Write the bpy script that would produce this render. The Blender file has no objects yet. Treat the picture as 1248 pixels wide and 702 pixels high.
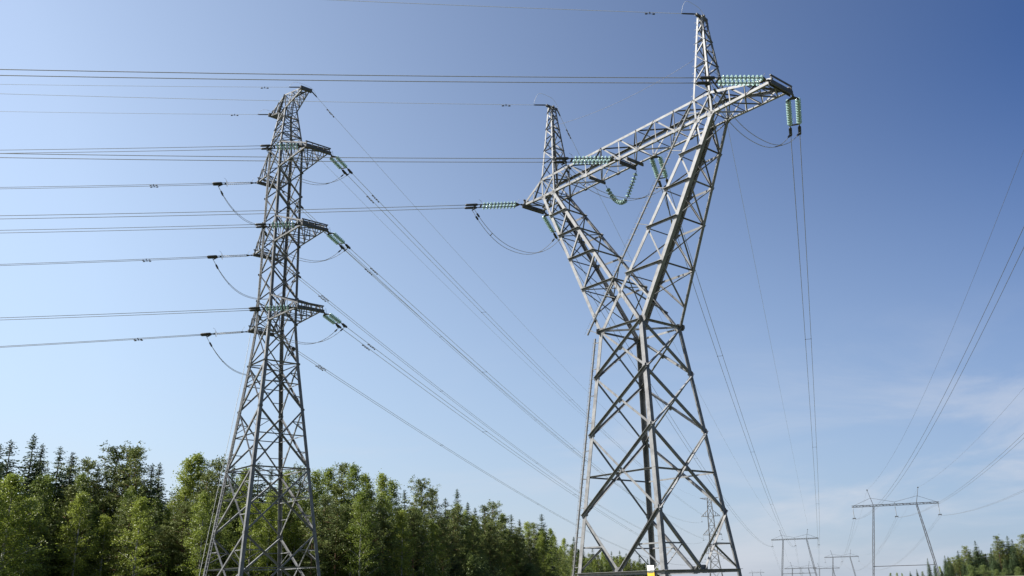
import bpy, math, random
import numpy as np
random.seed(7)
rng = np.random.default_rng(11)
scene = bpy.context.scene
col = scene.collection
R = math.radians
V = lambda *a: np.array(a, float)

# ------------------------------------------------------------------ camera
CAM_H = 1.7                                    # eye height; every fitted height below is above the eye
TILT, ROLL = 0.32207, -0.028873
c, s = math.cos(TILT), math.sin(TILT)
right0, up0, fwd = V(1, 0, 0), V(0, -s, c), V(0, c, s)
right = right0*math.cos(ROLL) + up0*math.sin(ROLL)
up = -right0*math.sin(ROLL) + up0*math.cos(ROLL)
cam_data = bpy.data.cameras.new("camera")
cam_data.sensor_width = 36.0
cam_data.lens = 1089.714/1248*36.0
cam_data.clip_start, cam_data.clip_end = 0.1, 20000
cam = bpy.data.objects.new("camera", cam_data)
col.objects.link(cam)
from mathutils import Matrix, Vector
cam.matrix_world = Matrix(((right[0], up[0], -fwd[0], 0), (right[1], up[1], -fwd[1], 0), (right[2], up[2], -fwd[2], CAM_H), (0, 0, 0, 1)))
scene.camera = cam

# ------------------------------------------------------------------ sky, sun, exposure
SUN_EL = R(47)
SUN_AZ_DIR = V(-0.97, -0.12)                  # horizontal direction towards the sun: left, a little behind the camera
world = bpy.data.worlds.new("World")
scene.world = world
world.use_nodes = True
nt = world.node_tree
bg = nt.nodes["Background"]
sky = nt.nodes.new("ShaderNodeTexSky")
sky.sky_type = 'NISHITA'
sky.sun_disc = False
sky.sun_elevation = SUN_EL
sky.sun_rotation = math.atan2(SUN_AZ_DIR[0], SUN_AZ_DIR[1])
sky.altitude = 0
sky.air_density, sky.dust_density, sky.ozone_density = 1.0, 0.35, 3.0
bg.inputs[1].default_value = 0.066
SKY_A0, SKY_A1 = -0.46, 0.5
SKY_FAR, SKY_NEAR = (0.04, 0.265, 0.60, 1), (2.43, 1.90, 1.49, 1)
HAZE_MAX, HAZE_FAR, HAZE_NEAR = 0.719, (3.0, 3.78, 4.8, 1), (1.45, 2.44, 4.3, 1)
CLOUD_AMT, CLOUD_COL = 0.75, (4.7, 4.9, 5.4, 1)
tc = nt.nodes.new("ShaderNodeTexCoord")
def wmath(op, a, b=None, c_=None):
    n = nt.nodes.new("ShaderNodeMath"); n.operation = op
    for i, v_ in enumerate((a, b, c_)):
        if v_ is None: continue
        if isinstance(v_, (int, float)): n.inputs[i].default_value = v_
        else: nt.links.new(v_, n.inputs[i])
    return n.outputs[0]
def wrange(x, a, b, c_, d):
    n = nt.nodes.new("ShaderNodeMapRange"); n.interpolation_type = 'SMOOTHSTEP'
    for i, v_ in enumerate((a, b, c_, d)): n.inputs[i+1].default_value = v_
    nt.links.new(x, n.inputs[0]); return n.outputs[0]
def wmix(f, a, b, mode='MIX'):
    n = nt.nodes.new("ShaderNodeMix"); n.data_type = 'RGBA'; n.blend_type = mode; n.clamp_factor = True
    for i, v_ in ((0, f), (6, a), (7, b)):
        if isinstance(v_, (int, float)): n.inputs[i].default_value = v_
        elif isinstance(v_, tuple): n.inputs[i].default_value = v_
        else: nt.links.new(v_, n.inputs[i])
    return n.outputs[2]
sep = nt.nodes.new("ShaderNodeSeparateXYZ"); nt.links.new(tc.outputs["Generated"], sep.inputs[0])
ELEV = sep.outputs[2]
# deeper blue away from the sun, as clear summer skies are at right angles to it
dt = nt.nodes.new("ShaderNodeVectorMath"); dt.operation = 'DOT_PRODUCT'; nt.links.new(tc.outputs["Generated"], dt.inputs[0]); dt.inputs[1].default_value = (-0.86, 0.16, 0.0)
ml = nt.nodes.new("ShaderNodeMapRange"); ml.inputs[1].default_value = SKY_A0; ml.inputs[2].default_value = SKY_A1
nt.links.new(dt.outputs["Value"], ml.inputs[0]); away = ml.outputs[0]
tint = wmix(away, SKY_FAR, SKY_NEAR)
skyc = wmix(1.0, sky.outputs[0], tint, 'MULTIPLY')
# pale bluish summer haze towards the horizon
hz = wrange(ELEV, 0.50, -0.05, 0.0, HAZE_MAX)
skyc = wmix(hz, skyc, wmix(away, HAZE_FAR, HAZE_NEAR))
# thin cirrus low in the sky
mp = nt.nodes.new("ShaderNodeMapping"); mp.inputs["Scale"].default_value = (2.6, 2.6, 10.0); mp.inputs["Rotation"].default_value = (0, R(-16), 0)
mp.inputs["Location"].default_value = (2.1, 0.3, 0.4)
nt.links.new(tc.outputs["Generated"], mp.inputs[0])
nz = nt.nodes.new("ShaderNodeTexNoise"); nz.inputs["Scale"].default_value = 1.7; nz.inputs["Detail"].default_value = 8; nz.inputs["Roughness"].default_value = 0.55; nz.inputs["Distortion"].default_value = 0.6
nt.links.new(mp.outputs[0], nz.inputs["Vector"])
cm_ = wmath('MULTIPLY', wrange(nz.outputs[0], 0.43, 0.74, 0, 1), wrange(ELEV, 0.29, 0.06, 0, 1))
cm_ = wmath('MULTIPLY', cm_, wmath('SUBTRACT', 1.15, away))
cm_ = wmath('MULTIPLY', cm_, CLOUD_AMT)
skyc = wmix(cm_, skyc, CLOUD_COL)
nt.links.new(skyc, bg.inputs[0])

sun_data = bpy.data.lights.new("sun", 'SUN')
sun_data.energy = 5.0
sun_data.angle = R(0.53)
sun_data.color = (1.0, 0.965, 0.91)
sun = bpy.data.objects.new("sun", sun_data)
col.objects.link(sun)
sd = V(SUN_AZ_DIR[0]*math.cos(SUN_EL), SUN_AZ_DIR[1]*math.cos(SUN_EL), math.sin(SUN_EL)*np.hypot(*SUN_AZ_DIR))
sun.rotation_euler = Vector(sd).to_track_quat('Z', 'Y').to_euler()
sun.location = (-60, -20, 80)

vs = scene.view_settings
vs.view_transform = 'Standard'; vs.look = 'None'; vs.gamma = 1; vs.use_curve_mapping = False
vs.exposure = 1.15

# ------------------------------------------------------------------ materials
def mat(name):
    m = bpy.data.materials.new(name); m.use_nodes = True
    return m, m.node_tree, m.node_tree.nodes["Principled BSDF"]

def noisy(name, c1, c2, scale=6.0, rough=0.6, metal=0.0, detail=5, r2=None, bump=0.0):
    m, t, b = mat(name)
    tcn = t.nodes.new("ShaderNodeTexCoord")
    n = t.nodes.new("ShaderNodeTexNoise"); n.inputs["Scale"].default_value = scale; n.inputs["Detail"].default_value = detail; n.inputs["Roughness"].default_value = 0.62
    t.links.new(tcn.outputs["Object"], n.inputs["Vector"])
    r = t.nodes.new("ShaderNodeValToRGB")
    r.color_ramp.elements[0].position = 0.34; r.color_ramp.elements[0].color = (*c1, 1)
    r.color_ramp.elements[1].position = 0.66; r.color_ramp.elements[1].color = (*c2, 1)
    t.links.new(n.outputs[0], r.inputs[0]); t.links.new(r.outputs[0], b.inputs["Base Color"])
    b.inputs["Roughness"].default_value = rough; b.inputs["Metallic"].default_value = metal
    if r2:
        q = t.nodes.new("ShaderNodeMapRange"); q.inputs[3].default_value = rough; q.inputs[4].default_value = r2
        t.links.new(n.outputs[0], q.inputs[0]); t.links.new(q.outputs[0], b.inputs["Roughness"])
    if bump:
        bp = t.nodes.new("ShaderNodeBump"); bp.inputs["Strength"].default_value = bump; bp.inputs["Distance"].default_value = 0.05
        t.links.new(n.outputs[0], bp.inputs["Height"]); t.links.new(bp.outputs[0], b.inputs["Normal"])
    return m

def steel(name, c1, c2, scale, seed):
    """weathered zinc: mottled, each bar its own tone, a few dull brownish streaks"""
    m = noisy(name, c1, c2, scale, 0.5, 0.3, 7, 0.72); t = m.node_tree; b = t.nodes["Principled BSDF"]
    src = b.inputs["Base Color"].links[0].from_socket
    geo = t.nodes.new("ShaderNodeNewGeometry"); mr_ = t.nodes.new("ShaderNodeMapRange"); mr_.inputs[3].default_value = 0.62; mr_.inputs[4].default_value = 1.3
    t.links.new(geo.outputs["Random Per Island"], mr_.inputs[0])
    vm = t.nodes.new("ShaderNodeVectorMath"); vm.operation = 'SCALE'; t.links.new(src, vm.inputs[0]); t.links.new(mr_.outputs[0], vm.inputs["Scale"])
    tcn = t.nodes.new("ShaderNodeTexCoord"); mpn = t.nodes.new("ShaderNodeMapping"); mpn.inputs["Scale"].default_value = (3, 3, .7); mpn.inputs["Location"].default_value = (seed, seed*2, 0)
    t.links.new(tcn.outputs["Object"], mpn.inputs[0])
    n = t.nodes.new("ShaderNodeTexNoise"); n.inputs["Scale"].default_value = 1.4; n.inputs["Detail"].default_value = 8; t.links.new(mpn.outputs[0], n.inputs["Vector"])
    q = t.nodes.new("ShaderNodeMapRange"); q.inputs[1].default_value = .56; q.inputs[2].default_value = .72; q.inputs[4].default_value = .5; t.links.new(n.outputs[0], q.inputs[0])
    mx = t.nodes.new("ShaderNodeMix"); mx.data_type = 'RGBA'; t.links.new(q.outputs[0], mx.inputs[0]); t.links.new(vm.outputs[0], mx.inputs[6]); mx.inputs[7].default_value = (.10, .082, .066, 1)
    t.links.new(mx.outputs[2], b.inputs["Base Color"])
    return m
M_STEEL = steel("galvanised_steel", (0.105, 0.107, 0.109), (0.195, 0.197, 0.196), 2.2, 1.0)
M_STEEL_OLD = steel("weathered_galvanised_steel", (0.095, 0.097, 0.099), (0.18, 0.182, 0.181), 1.7, 5.0)
M_DARK = noisy("dark_line_fitting", (0.02, 0.02, 0.02), (0.05, 0.05, 0.048), 8, 0.55, 0.4)
M_BEAM = noisy("dark_weathered_channel", (0.05, 0.05, 0.05), (0.11, 0.11, 0.105), 3, 0.65, 0.3)
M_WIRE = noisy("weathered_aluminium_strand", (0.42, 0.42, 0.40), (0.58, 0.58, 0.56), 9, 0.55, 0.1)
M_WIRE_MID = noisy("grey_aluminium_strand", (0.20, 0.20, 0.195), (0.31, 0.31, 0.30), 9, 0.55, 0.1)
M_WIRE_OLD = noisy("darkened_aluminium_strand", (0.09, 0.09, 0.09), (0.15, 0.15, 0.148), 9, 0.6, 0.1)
M_ROD = noisy("grey_polymer_shed", (0.28, 0.29, 0.30), (0.36, 0.37, 0.38), 5, 0.45)
M_CONC = noisy("cast_concrete", (0.28, 0.27, 0.25), (0.42, 0.41, 0.39), 5, 0.9)
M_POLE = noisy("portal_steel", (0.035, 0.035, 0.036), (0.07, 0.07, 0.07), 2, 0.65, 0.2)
M_BARK = noisy("conifer_bark", (0.05, 0.036, 0.026), (0.13, 0.09, 0.06), 3, 0.9, bump=0.5)
M_PINEBARK = noisy("pine_bark", (0.10, 0.06, 0.035), (0.24, 0.13, 0.07), 3, 0.9, bump=0.5)
M_BIRCHBARK = noisy("birch_bark", (0.06, 0.055, 0.05), (0.45, 0.43, 0.40), 2.5, 0.85)
M_WHITE = noisy("white_sign_enamel", (0.72, 0.72, 0.70), (0.82, 0.82, 0.80), 4, 0.4)
M_YELLOW = noisy("yellow_sign_enamel", (0.55, 0.33, 0.02), (0.66, 0.42, 0.04), 4, 0.4)
M_INK = noisy("grey_sign_ink", (0.16, 0.16, 0.18), (0.24, 0.24, 0.27), 12, 0.6)

m, t, b = mat("green_toughened_glass")
b.inputs["Base Color"].default_value = (0.4,0.6,0.5,1); b.inputs["Roughness"].default_value = 0.12
b.inputs["Transmission Weight"].default_value = 0.42; b.inputs["IOR"].default_value = 1.5
nn = t.nodes.new("ShaderNodeTexNoise"); nn.inputs["Scale"].default_value = 7
rr = t.nodes.new("ShaderNodeValToRGB"); rr.color_ramp.elements[0].color = (0.29, 0.47, 0.44, 1); rr.color_ramp.elements[1].color = (0.50, 0.66, 0.63, 1)
t.links.new(nn.outputs[0], rr.inputs[0]); t.links.new(rr.outputs[0], b.inputs["Base Color"])
M_GLASS = m

def leaf_mat(name, ca, cb, cc, trans=0.35, rough=0.5, nscale=0.35):
    m, t, b = mat(name)
    geo = t.nodes.new("ShaderNodeNewGeometry"); oi = t.nodes.new("ShaderNodeObjectInfo")
    tcn = t.nodes.new("ShaderNodeTexCoord")
    n = t.nodes.new("ShaderNodeTexNoise"); n.inputs["Scale"].default_value = nscale; n.inputs["Detail"].default_value = 3
    t.links.new(tcn.outputs["Object"], n.inputs["Vector"])
    a1 = t.nodes.new("ShaderNodeMath"); a1.operation = 'MULTIPLY_ADD'; a1.inputs[1].default_value = 0.45
    t.links.new(geo.outputs["Random Per Island"], a1.inputs[0]); t.links.new(n.outputs[0], a1.inputs[2])
    a2 = t.nodes.new("ShaderNodeMath"); a2.operation = 'MULTIPLY_ADD'; a2.inputs[1].default_value = 0.5
    t.links.new(oi.outputs["Random"], a2.inputs[0]); t.links.new(a1.outputs[0], a2.inputs[2])
    r = t.nodes.new("ShaderNodeValToRGB")
    e = r.color_ramp.elements
    e[0].position = 0.45; e[0].color = (*ca, 1); e[1].position = 1.25 if False else 1.0; e[1].color = (*cc, 1)
    k = e.new(0.74); k.color = (*cb, 1)
    t.links.new(a2.outputs[0], r.inputs[0])
    t.links.new(r.outputs[0], b.inputs["Base Color"]); b.inputs["Roughness"].default_value = rough
    b.inputs["Specular IOR Level"].default_value = 0.3
    tr = t.nodes.new("ShaderNodeBsdfTranslucent"); t.links.new(r.outputs[0], tr.inputs[0])
    ms = t.nodes.new("ShaderNodeMixShader"); ms.inputs[0].default_value = trans
    out = t.nodes["Material Output"]
    t.links.new(b.outputs[0], ms.inputs[1]); t.links.new(tr.outputs[0], ms.inputs[2]); t.links.new(ms.outputs[0], out.inputs[0])
    return m
M_SPRUCE = leaf_mat("spruce_needles", (0.016, 0.031, 0.013), (0.032, 0.056, 0.022), (0.054, 0.086, 0.032), 0.12, 0.6)
M_PINE = leaf_mat("pine_needles", (0.052, 0.074, 0.019), (0.093, 0.119, 0.029), (0.146, 0.172, 0.043), 0.18, 0.6)
M_BIRCH = leaf_mat("birch_leaves", (0.086, 0.125, 0.021), (0.155, 0.202, 0.031), (0.241, 0.284, 0.047), 0.4, 0.45)
M_ALDER = leaf_mat("alder_leaves", (0.058, 0.090, 0.019), (0.103, 0.142, 0.028), (0.163, 0.206, 0.041), 0.35, 0.45)
M_BUSH = leaf_mat("shrub_leaves", (0.055, 0.085, 0.025), (0.09, 0.13, 0.036), (0.14, 0.18, 0.05), 0.35, 0.5)

# ------------------------------------------------------------------ helpers
def tag(o, label=None, cat=None, group=None, kind=None):
    if label: o["label"] = label
    if cat: o["category"] = cat
    if group: o["group"] = group
    if kind: o["kind"] = kind
    return o

def unit(v):
    return v/np.linalg.norm(v)

class MB:
    """collects verts and faces, then links them as ONE mesh object"""
    def __init__(self): self.v, self.f, self.m = [], [], []
    def add(self, vs, fs, mi=0):
        o = len(self.v); self.v += [tuple(map(float, p)) for p in vs]
        self.f += [tuple(i+o for i in f) for f in fs]; self.m += [mi]*len(fs)
    def prism(self, p, q, sec, A, B, mi=0):
        n = len(sec)
        vs = [p + A*x + B*y for x, y in sec] + [q + A*x + B*y for x, y in sec]
        fs = [(i, (i+1) % n, n+(i+1) % n, n+i) for i in range(n)] + [tuple(range(n-1, -1, -1)), tuple(range(n, 2*n))]
        self.add(vs, fs, mi)
    def angle(self, p, q, size, a, b, th=None, mi=0):
        """steel L-profile, flanges running towards a and b from the line p-q"""
        p, q = np.asarray(p, float), np.asarray(q, float)
        x = unit(q-p); A = a - x*np.dot(a, x); A = unit(A)
        B = b - x*np.dot(b, x) - A*np.dot(b, A)
        if np.linalg.norm(B) < 1e-4: B = np.cross(x, A)
        B = unit(B); t = th or max(size*0.11, 0.008); s_ = size
        sec = [(0, 0), (s_, 0), (s_, t), (t, t), (t, s_), (0, s_)]
        if np.dot(np.cross(A, B), x) < 0: sec = sec[::-1]
        self.prism(p, q, sec, A, B, mi)
    def box(self, p, q, w, h, up=V(0, 0, 1), mi=0):
        p, q = np.asarray(p, float), np.asarray(q, float)
        x = unit(q-p); A = np.cross(up, x)
        if np.linalg.norm(A) < 1e-4: A = np.cross(V(1, 0, 0), x)
        A = unit(A); B = np.cross(x, A)
        self.prism(p, q, [(-w/2, -h/2), (w/2, -h/2), (w/2, h/2), (-w/2, h/2)], A, B, mi)
    def tube(self, pts, r, n=6, mi=0, caps=True):
        pts = [np.asarray(p, float) for p in pts]
        rs = r if hasattr(r, '__len__') else [r]*len(pts)
        vs = []; A = None
        for i, p in enumerate(pts):
            x = unit(pts[min(i+1, len(pts)-1)]-pts[max(i-1, 0)])
            if A is None:
                A = np.cross(x, V(0, 0, 1))
                if np.linalg.norm(A) < 1e-3: A = np.cross(x, V(1, 0, 0))
            A = A - x*np.dot(A, x); A = unit(A); B = np.cross(x, A)
            vs += [p + rs[i]*(A*math.cos(2*math.pi*k/n)+B*math.sin(2*math.pi*k/n)) for k in range(n)]
        fs = [(i*n+k, i*n+(k+1) % n, (i+1)*n+(k+1) % n, (i+1)*n+k) for i in range(len(pts)-1) for k in range(n)]
        if caps: fs += [tuple(range(n-1, -1, -1)), tuple((len(pts)-1)*n+k for k in range(n))]
        self.add(vs, fs, mi)
    def lathe(self, o, ax, prof, n=12, mi=0):
        """prof: (distance along ax, radius)"""
        ax = unit(ax); A = np.cross(ax, V(0, 0, 1))
        if np.linalg.norm(A) < 1e-3: A = np.cross(ax, V(1, 0, 0))
        A = unit(A); B = np.cross(ax, A); vs = []
        for d, r in prof: vs += [o+ax*d+r*(A*math.cos(2*math.pi*k/n)+B*math.sin(2*math.pi*k/n)) for k in range(n)]
        fs = [(i*n+k, i*n+(k+1) % n, (i+1)*n+(k+1) % n, (i+1)*n+k) for i in range(len(prof)-1) for k in range(n)]
        self.add(vs, fs, mi)
    def mesh(self, name, mats, smooth=False):
        me = bpy.data.meshes.new(name); me.from_pydata(self.v, [], self.f)
        for m_ in (mats if isinstance(mats, (list, tuple)) else [mats]): me.materials.append(m_)
        if any(self.m): me.polygons.foreach_set("material_index", self.m)
        if smooth: me.polygons.foreach_set("use_smooth", [True]*len(self.f))
        me.update(); return me
    def build(self, name, mats, parent=None, smooth=False):
        o = bpy.data.objects.new(name, self.mesh(name, mats, smooth)); col.objects.link(o)
        if parent: o.parent = parent
        return o

def link(name, me, parent=None, matrix=None):
    o = bpy.data.objects.new(name, me); col.objects.link(o)
    if parent: o.parent = parent
    if matrix is not None: o.matrix_local = matrix
    return o

def empty(name, loc, rot=None):
    o = bpy.data.objects.new(name, None); col.objects.link(o)
    o.empty_display_size = 0.5; o.location = tuple(map(float, loc))
    if rot is not None: o.rotation_euler = rot
    return o

def children(o, kids):
    return kids.get(o, [])

def copy_tree(o, kids, parent=None):
    c_ = o.copy(); col.objects.link(c_)
    if parent: c_.parent = parent
    for ch in kids.get(o.name, []): copy_tree(ch, kids, c_)
    return c_

def kid_map():
    k = {}
    for o in col.objects:
        if o.parent: k.setdefault(o.parent.name, []).append(o)
    return k

def terrain(x, y):
    t_ = np.clip((np.asarray(y, float)-430)/420, 0, 1)
    return -11.0*t_*t_*(3-2*t_)

def world_px(P):                               # where a world point falls in the 1248x702 photograph (for naming only)
    d = np.asarray(P, float)-V(0, 0, CAM_H); D = d@fwd
    return 624+1089.714*(d@right)/D, 351-1089.714*(d@up)/D

ORD = ["first", "second", "third", "fourth", "fifth", "sixth", "seventh", "eighth", "ninth", "tenth", "eleventh", "twelfth", "thirteenth", "fourteenth", "fifteenth", "sixteenth", "seventeenth", "eighteenth", "nineteenth", "twentieth"]
ORD += ["twenty-"+q for q in ORD[:9]]+["thirtieth"]+["thirty-"+q for q in ORD[:9]]

# ------------------------------------------------------------------ ground
gx = np.concatenate([np.linspace(-6000, -500, 12)[:-1], np.linspace(-500, 900, 71), np.linspace(900, 6000, 11)[1:]])
gy = np.concatenate([np.linspace(-800, -60, 6)[:-1], np.linspace(-60, 1000, 81), np.linspace(1000, 9000, 17)[1:]])
vs_, fs_ = [], []
for y in gy:
    for x in gx:
        near = math.exp(-((y-200)/600)**2)
        vs_.append((x, y, float(terrain(x, y)) + near*0.18*math.sin(x*.21+1.3*math.sin(y*.13))-(0.18 if y < 400 else 0)))
nx = len(gx)
for j in range(len(gy)-1):
    for i in range(nx-1): fs_.append((j*nx+i, j*nx+i+1, (j+1)*nx+i+1, (j+1)*nx+i))
gm = MB(); gm.v, gm.f, gm.m = vs_, fs_, [0]*len(fs_)
M_GROUND = noisy("meadow_ground", (0.045, 0.06, 0.02), (0.11, 0.11, 0.045), 0.25, 0.95, 0, 9, bump=0.6)
ground = tag(gm.build("ground", M_GROUND, smooth=True), "open grassy power line clearing under the pylons", "ground", kind="structure")

# ------------------------------------------------------------------ the big Y-shaped pylon
D1 = dict(X=9.125808561974454, th=-0.8646980377130511, wa=2.0417787970188632, wb=2.0692714074761955, zw=17.242517488414215, ba=3.7878011742768307, bb=3.758273242828691,
          z1=13.779307273141704, z2=9.725104222827047, z3=4.351532817809278, z4=0.6248374775299858, zB=30.5407, zT=32.2430, gb=0.92, ai=7.2913, ao=8.80485,
          at=13.747342, zt=30.56689, gt=1.06836, zP=39.00169, pa=8.1194, atl=10.811093)
TH1 = D1["th"]
EA = V(math.cos(TH1), math.sin(TH1), 0); EB = V(-math.sin(TH1), math.cos(TH1), 0); EZ = V(0, 0, 1)
C1 = V(D1["X"], 62.0, 0)
def L1(a, b, z): return EA*a + EB*b + EZ*(z+CAM_H)          # local to the pylon's base
def W1(a, b, z): return C1 + L1(a, b, z)

pylon1 = empty("lattice_pylon", C1)
tag(pylon1, "tall galvanised Y-shaped lattice pylon with two earth peaks, nearest the camera", "pylon", "lattice pylons")
CORN = dict(L=(-1, -1), N=(1, -1), R=(1, 1), F=(-1, 1))
def leg1(k, z):
    sa, sb = CORN[k]; q = (D1["zw"]-z)/(D1["zw"]-D1["z4"])
    return L1(sa*(D1["wa"]+(D1["ba"]-D1["wa"])*q), sb*(D1["wb"]+(D1["bb"]-D1["wb"])*q), z)
FACES = {"LN": ("L", "N", -EB), "NR": ("N", "R", EA), "RF": ("R", "F", EB), "FL": ("F", "L", -EA)}

def plate(mb, p, n, u, w, h, t=0.016):
    """gusset plate centred at p, in the plane with normal n"""
    u = unit(u-n*np.dot(u, n)); v_ = np.cross(n, u)
    mb.prism(p+n*0.004, p+n*(0.004+t), [(-w/2, -h*.32), (-w*.25, -h/2), (w*.3, -h/2), (w/2, -h*.2), (w/2, h*.3), (w*.2, h/2), (-w*.3, h/2), (-w/2, h*.25)], u, v_)

def brace(mb, p, q, size, n, dark=False, off=0.0):
    """angle brace in a face with outward normal n; dark = the flange stands outward at the upper edge and shades the web"""
    x = unit(np.asarray(q)-np.asarray(p)); a = np.cross(n, x)
    if (a[2] > 0) == dark: a = -a
    p, q = np.asarray(p)+n*off-a*size*.4, np.asarray(q)+n*off-a*size*.4
    mb.angle(p, q, size, a, n if dark else -n)

for k, (sa, sb) in CORN.items():
    mb = MB()
    mb.angle(leg1(k, -CAM_H+0.35), leg1(k, D1["zw"]+.25), 0.31, -sa*EA, -sb*EB, 0.034)
    # splice plates and step bolts along the leg
    for z in (D1["z2"]+1.2, D1["z3"]+.4):
        p = leg1(k, z); q = leg1(k, z+1.0)
        mb.angle(p-EA*sa*.012-EB*sb*.012, q-EA*sa*.012-EB*sb*.012, 0.25, -sa*EA, -sb*EB, 0.02)
    leg = mb.build("leg", M_STEEL, pylon1)
    fb = MB(); p = leg1(k, -CAM_H+.30)
    q = leg1(k, -CAM_H-.5)
    fb.prism(V(p[0]-sa*EA[0]*.1, p[1]-sa*EA[1]*.1, .3), V(p[0], p[1], -.6), [(-.45, -.45), (.45, -.45), (.45, .45), (-.45, .45)], EA, EB)
    fb.build("footing", M_CONC, leg)

for fn, (ka, kb, n) in FACES.items():
    zs = [D1["zw"], D1["z1"], D1["z2"], D1["z3"], D1["z4"]]
    for i in range(3):
        mb = MB()
        brace(mb, leg1(ka, zs[i]), leg1(kb, zs[i+1]), 0.155, n, False, -0.02)
        brace(mb, leg1(kb, zs[i]), leg1(ka, zs[i+1]), 0.165, n, True, 0.03)
        mid = (leg1(ka, zs[i])+leg1(kb, zs[i])+leg1(ka, zs[i+1])+leg1(kb, zs[i+1]))/4
        plate(mb, mid-n*.02, n, EZ, .2, .22)
        for k in (ka, kb): plate(mb, leg1(k, zs[i+1])+(mid-leg1(k, zs[i+1]))*.06-n*.05, n, EZ, .30, .5)
        mb.build("cross_brace", M_STEEL, pylon1)
    mb = MB()                                               # the K panel at the foot
    mid = (leg1(ka, zs[4])+leg1(kb, zs[4]))/2
    for k in (ka, kb):
        top = leg1(k, zs[3]); brace(mb, top, mid, 0.18, n, k == kb, -0.02)
        h = .55; pm = top+(mid-top)*h; pl = leg1(k, zs[3]+(zs[4]-zs[3])*h)
        brace(mb, pl, pm, 0.09, n, False, -.1)
        brace(mb, pm, leg1(k, zs[4]+.08), 0.09, n, True, -.14)
    plate(mb, mid+EZ*.1, n, EZ, .5, .7)
    mb.build("foot_brace", M_STEEL, pylon1)
    mb = MB(); brace(mb, leg1(ka, zs[4]), leg1(kb, zs[4]), 0.2, n, True, 0.0)
    mb.build("base_strut", M_STEEL, pylon1)
# diaphragms at the waist and half way down
mb = MB(); ks = ["L", "N", "R", "F"]
for i in range(4):
    p, q = leg1(ks[i], D1["zw"]), leg1(ks[(i+1) % 4], D1["zw"])
    brace(mb, p, q, 0.15, unit((p+q)/2*V(1, 1, 0)), True, 0)
mb.angle(leg1("L", D1["zw"]), leg1("R", D1["zw"]), 0.12, EZ, EB); mb.angle(leg1("N", D1["zw"]-.06), leg1("F", D1["zw"]-.06), 0.12, EZ, EA)
for k in ks: plate(mb, leg1(k, D1["zw"])-EA*CORN[k][0]*.12, EB*CORN[k][1], EZ, .45, .9); plate(mb, leg1(k, D1["zw"])-EB*CORN[k][1]*.12, EA*CORN[k][0], EZ, .45, .9)
mb.build("waist_frame", M_STEEL, pylon1)
mb = MB(); zd = 6.95
for i in range(4):
    p, q = leg1(ks[i], zd), leg1(ks[(i+1) % 4], zd)
    brace(mb, p, q, 0.11, unit((p+q)/2*V(1, 1, 0)), True, -.1)
mb.build("diaphragm", M_STEEL, pylon1)

# --- the two forks of the Y
zB, zT, gb, ai, ao = D1["zB"], D1["zT"], D1["gb"], D1["ai"], D1["ao"]
def chord_pts(side):
    """side -1 left fork, +1 right fork: outer and inner chord of both faces, as functions of s"""
    f = {}
    for sb, nm in ((-1, "-"), (1, "+")):
        fo = L1(side*D1["wa"], sb*D1["wb"], D1["zw"]); fi = L1(-side*D1["wa"], sb*D1["wb"], D1["zw"])
        to, ti = L1(side*ao, sb*gb, zB), L1(side*ai, sb*gb, zB)
        f["o"+nm] = (lambda s_, a=fo, b_=to: a+(b_-a)*s_); f["i"+nm] = (lambda s_, a=fi, b_=ti: a+(b_-a)*s_)
    return f
for side in (-1, 1):
    f = chord_pts(side); S_ = [0.10, .28, .50, .68, .84, 1.0]
    mb = MB()
    for sb, nm in ((-1, "-"), (1, "+")):
        n = EB*sb
        for i, s_ in enumerate(S_[1:], 1):
            if s_ < 1: brace(mb, f["i"+nm](s_), f["o"+nm](s_), .16, n, True, .02)
            brace(mb, f["i"+nm](s_), f["o"+nm](S_[i-1]), .125, n, False, -.10)
            cI, cO = f["i"+nm](s_), f["o"+nm](s_); w_ = unit(cO-cI); plate(mb, cI+w_*.2, n, EZ, .36, .46); plate(mb, cO-w_*.2, n, EZ, .36, .46)
    for ch in "oi":                                           # side faces of the fork
        n = EA*side*(1 if ch == "o" else -1)
        for i in range(1, len(S_)):
            a, b_ = ("-", "+") if i % 2 else ("+", "-")
            brace(mb, f[ch+a](S_[i]), f[ch+b_](S_[i-1]), .09, n, False, -.03)
            if ch == "o": brace(mb, f[ch+b_](S_[i]), f[ch+a](S_[i-1]), .08, n, True, -.12)
            if 1 <= i < len(S_)-1: brace(mb, f[ch+"-"](S_[i]), f[ch+"+"](S_[i]), .09, n, True, -.05)
    for s_ in (.28, .68): mb.angle(f["o-"](s_), f["i+"](s_), .08, EZ, EA)
    fork = mb.build("fork", M_STEEL, pylon1)
    for key, fn_ in f.items():
        sb = -1 if key[1] == "-" else 1; inward = -side*EA if key[0] == "o" else side*EA
        cb = MB(); sz = .30 if key == "o-" and side == 1 else .25
        cb.angle(fn_(0)-EZ*.2, fn_(1), sz, inward, -sb*EB, .03)
        cb.build("fork_chord", M_STEEL, fork)

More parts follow.
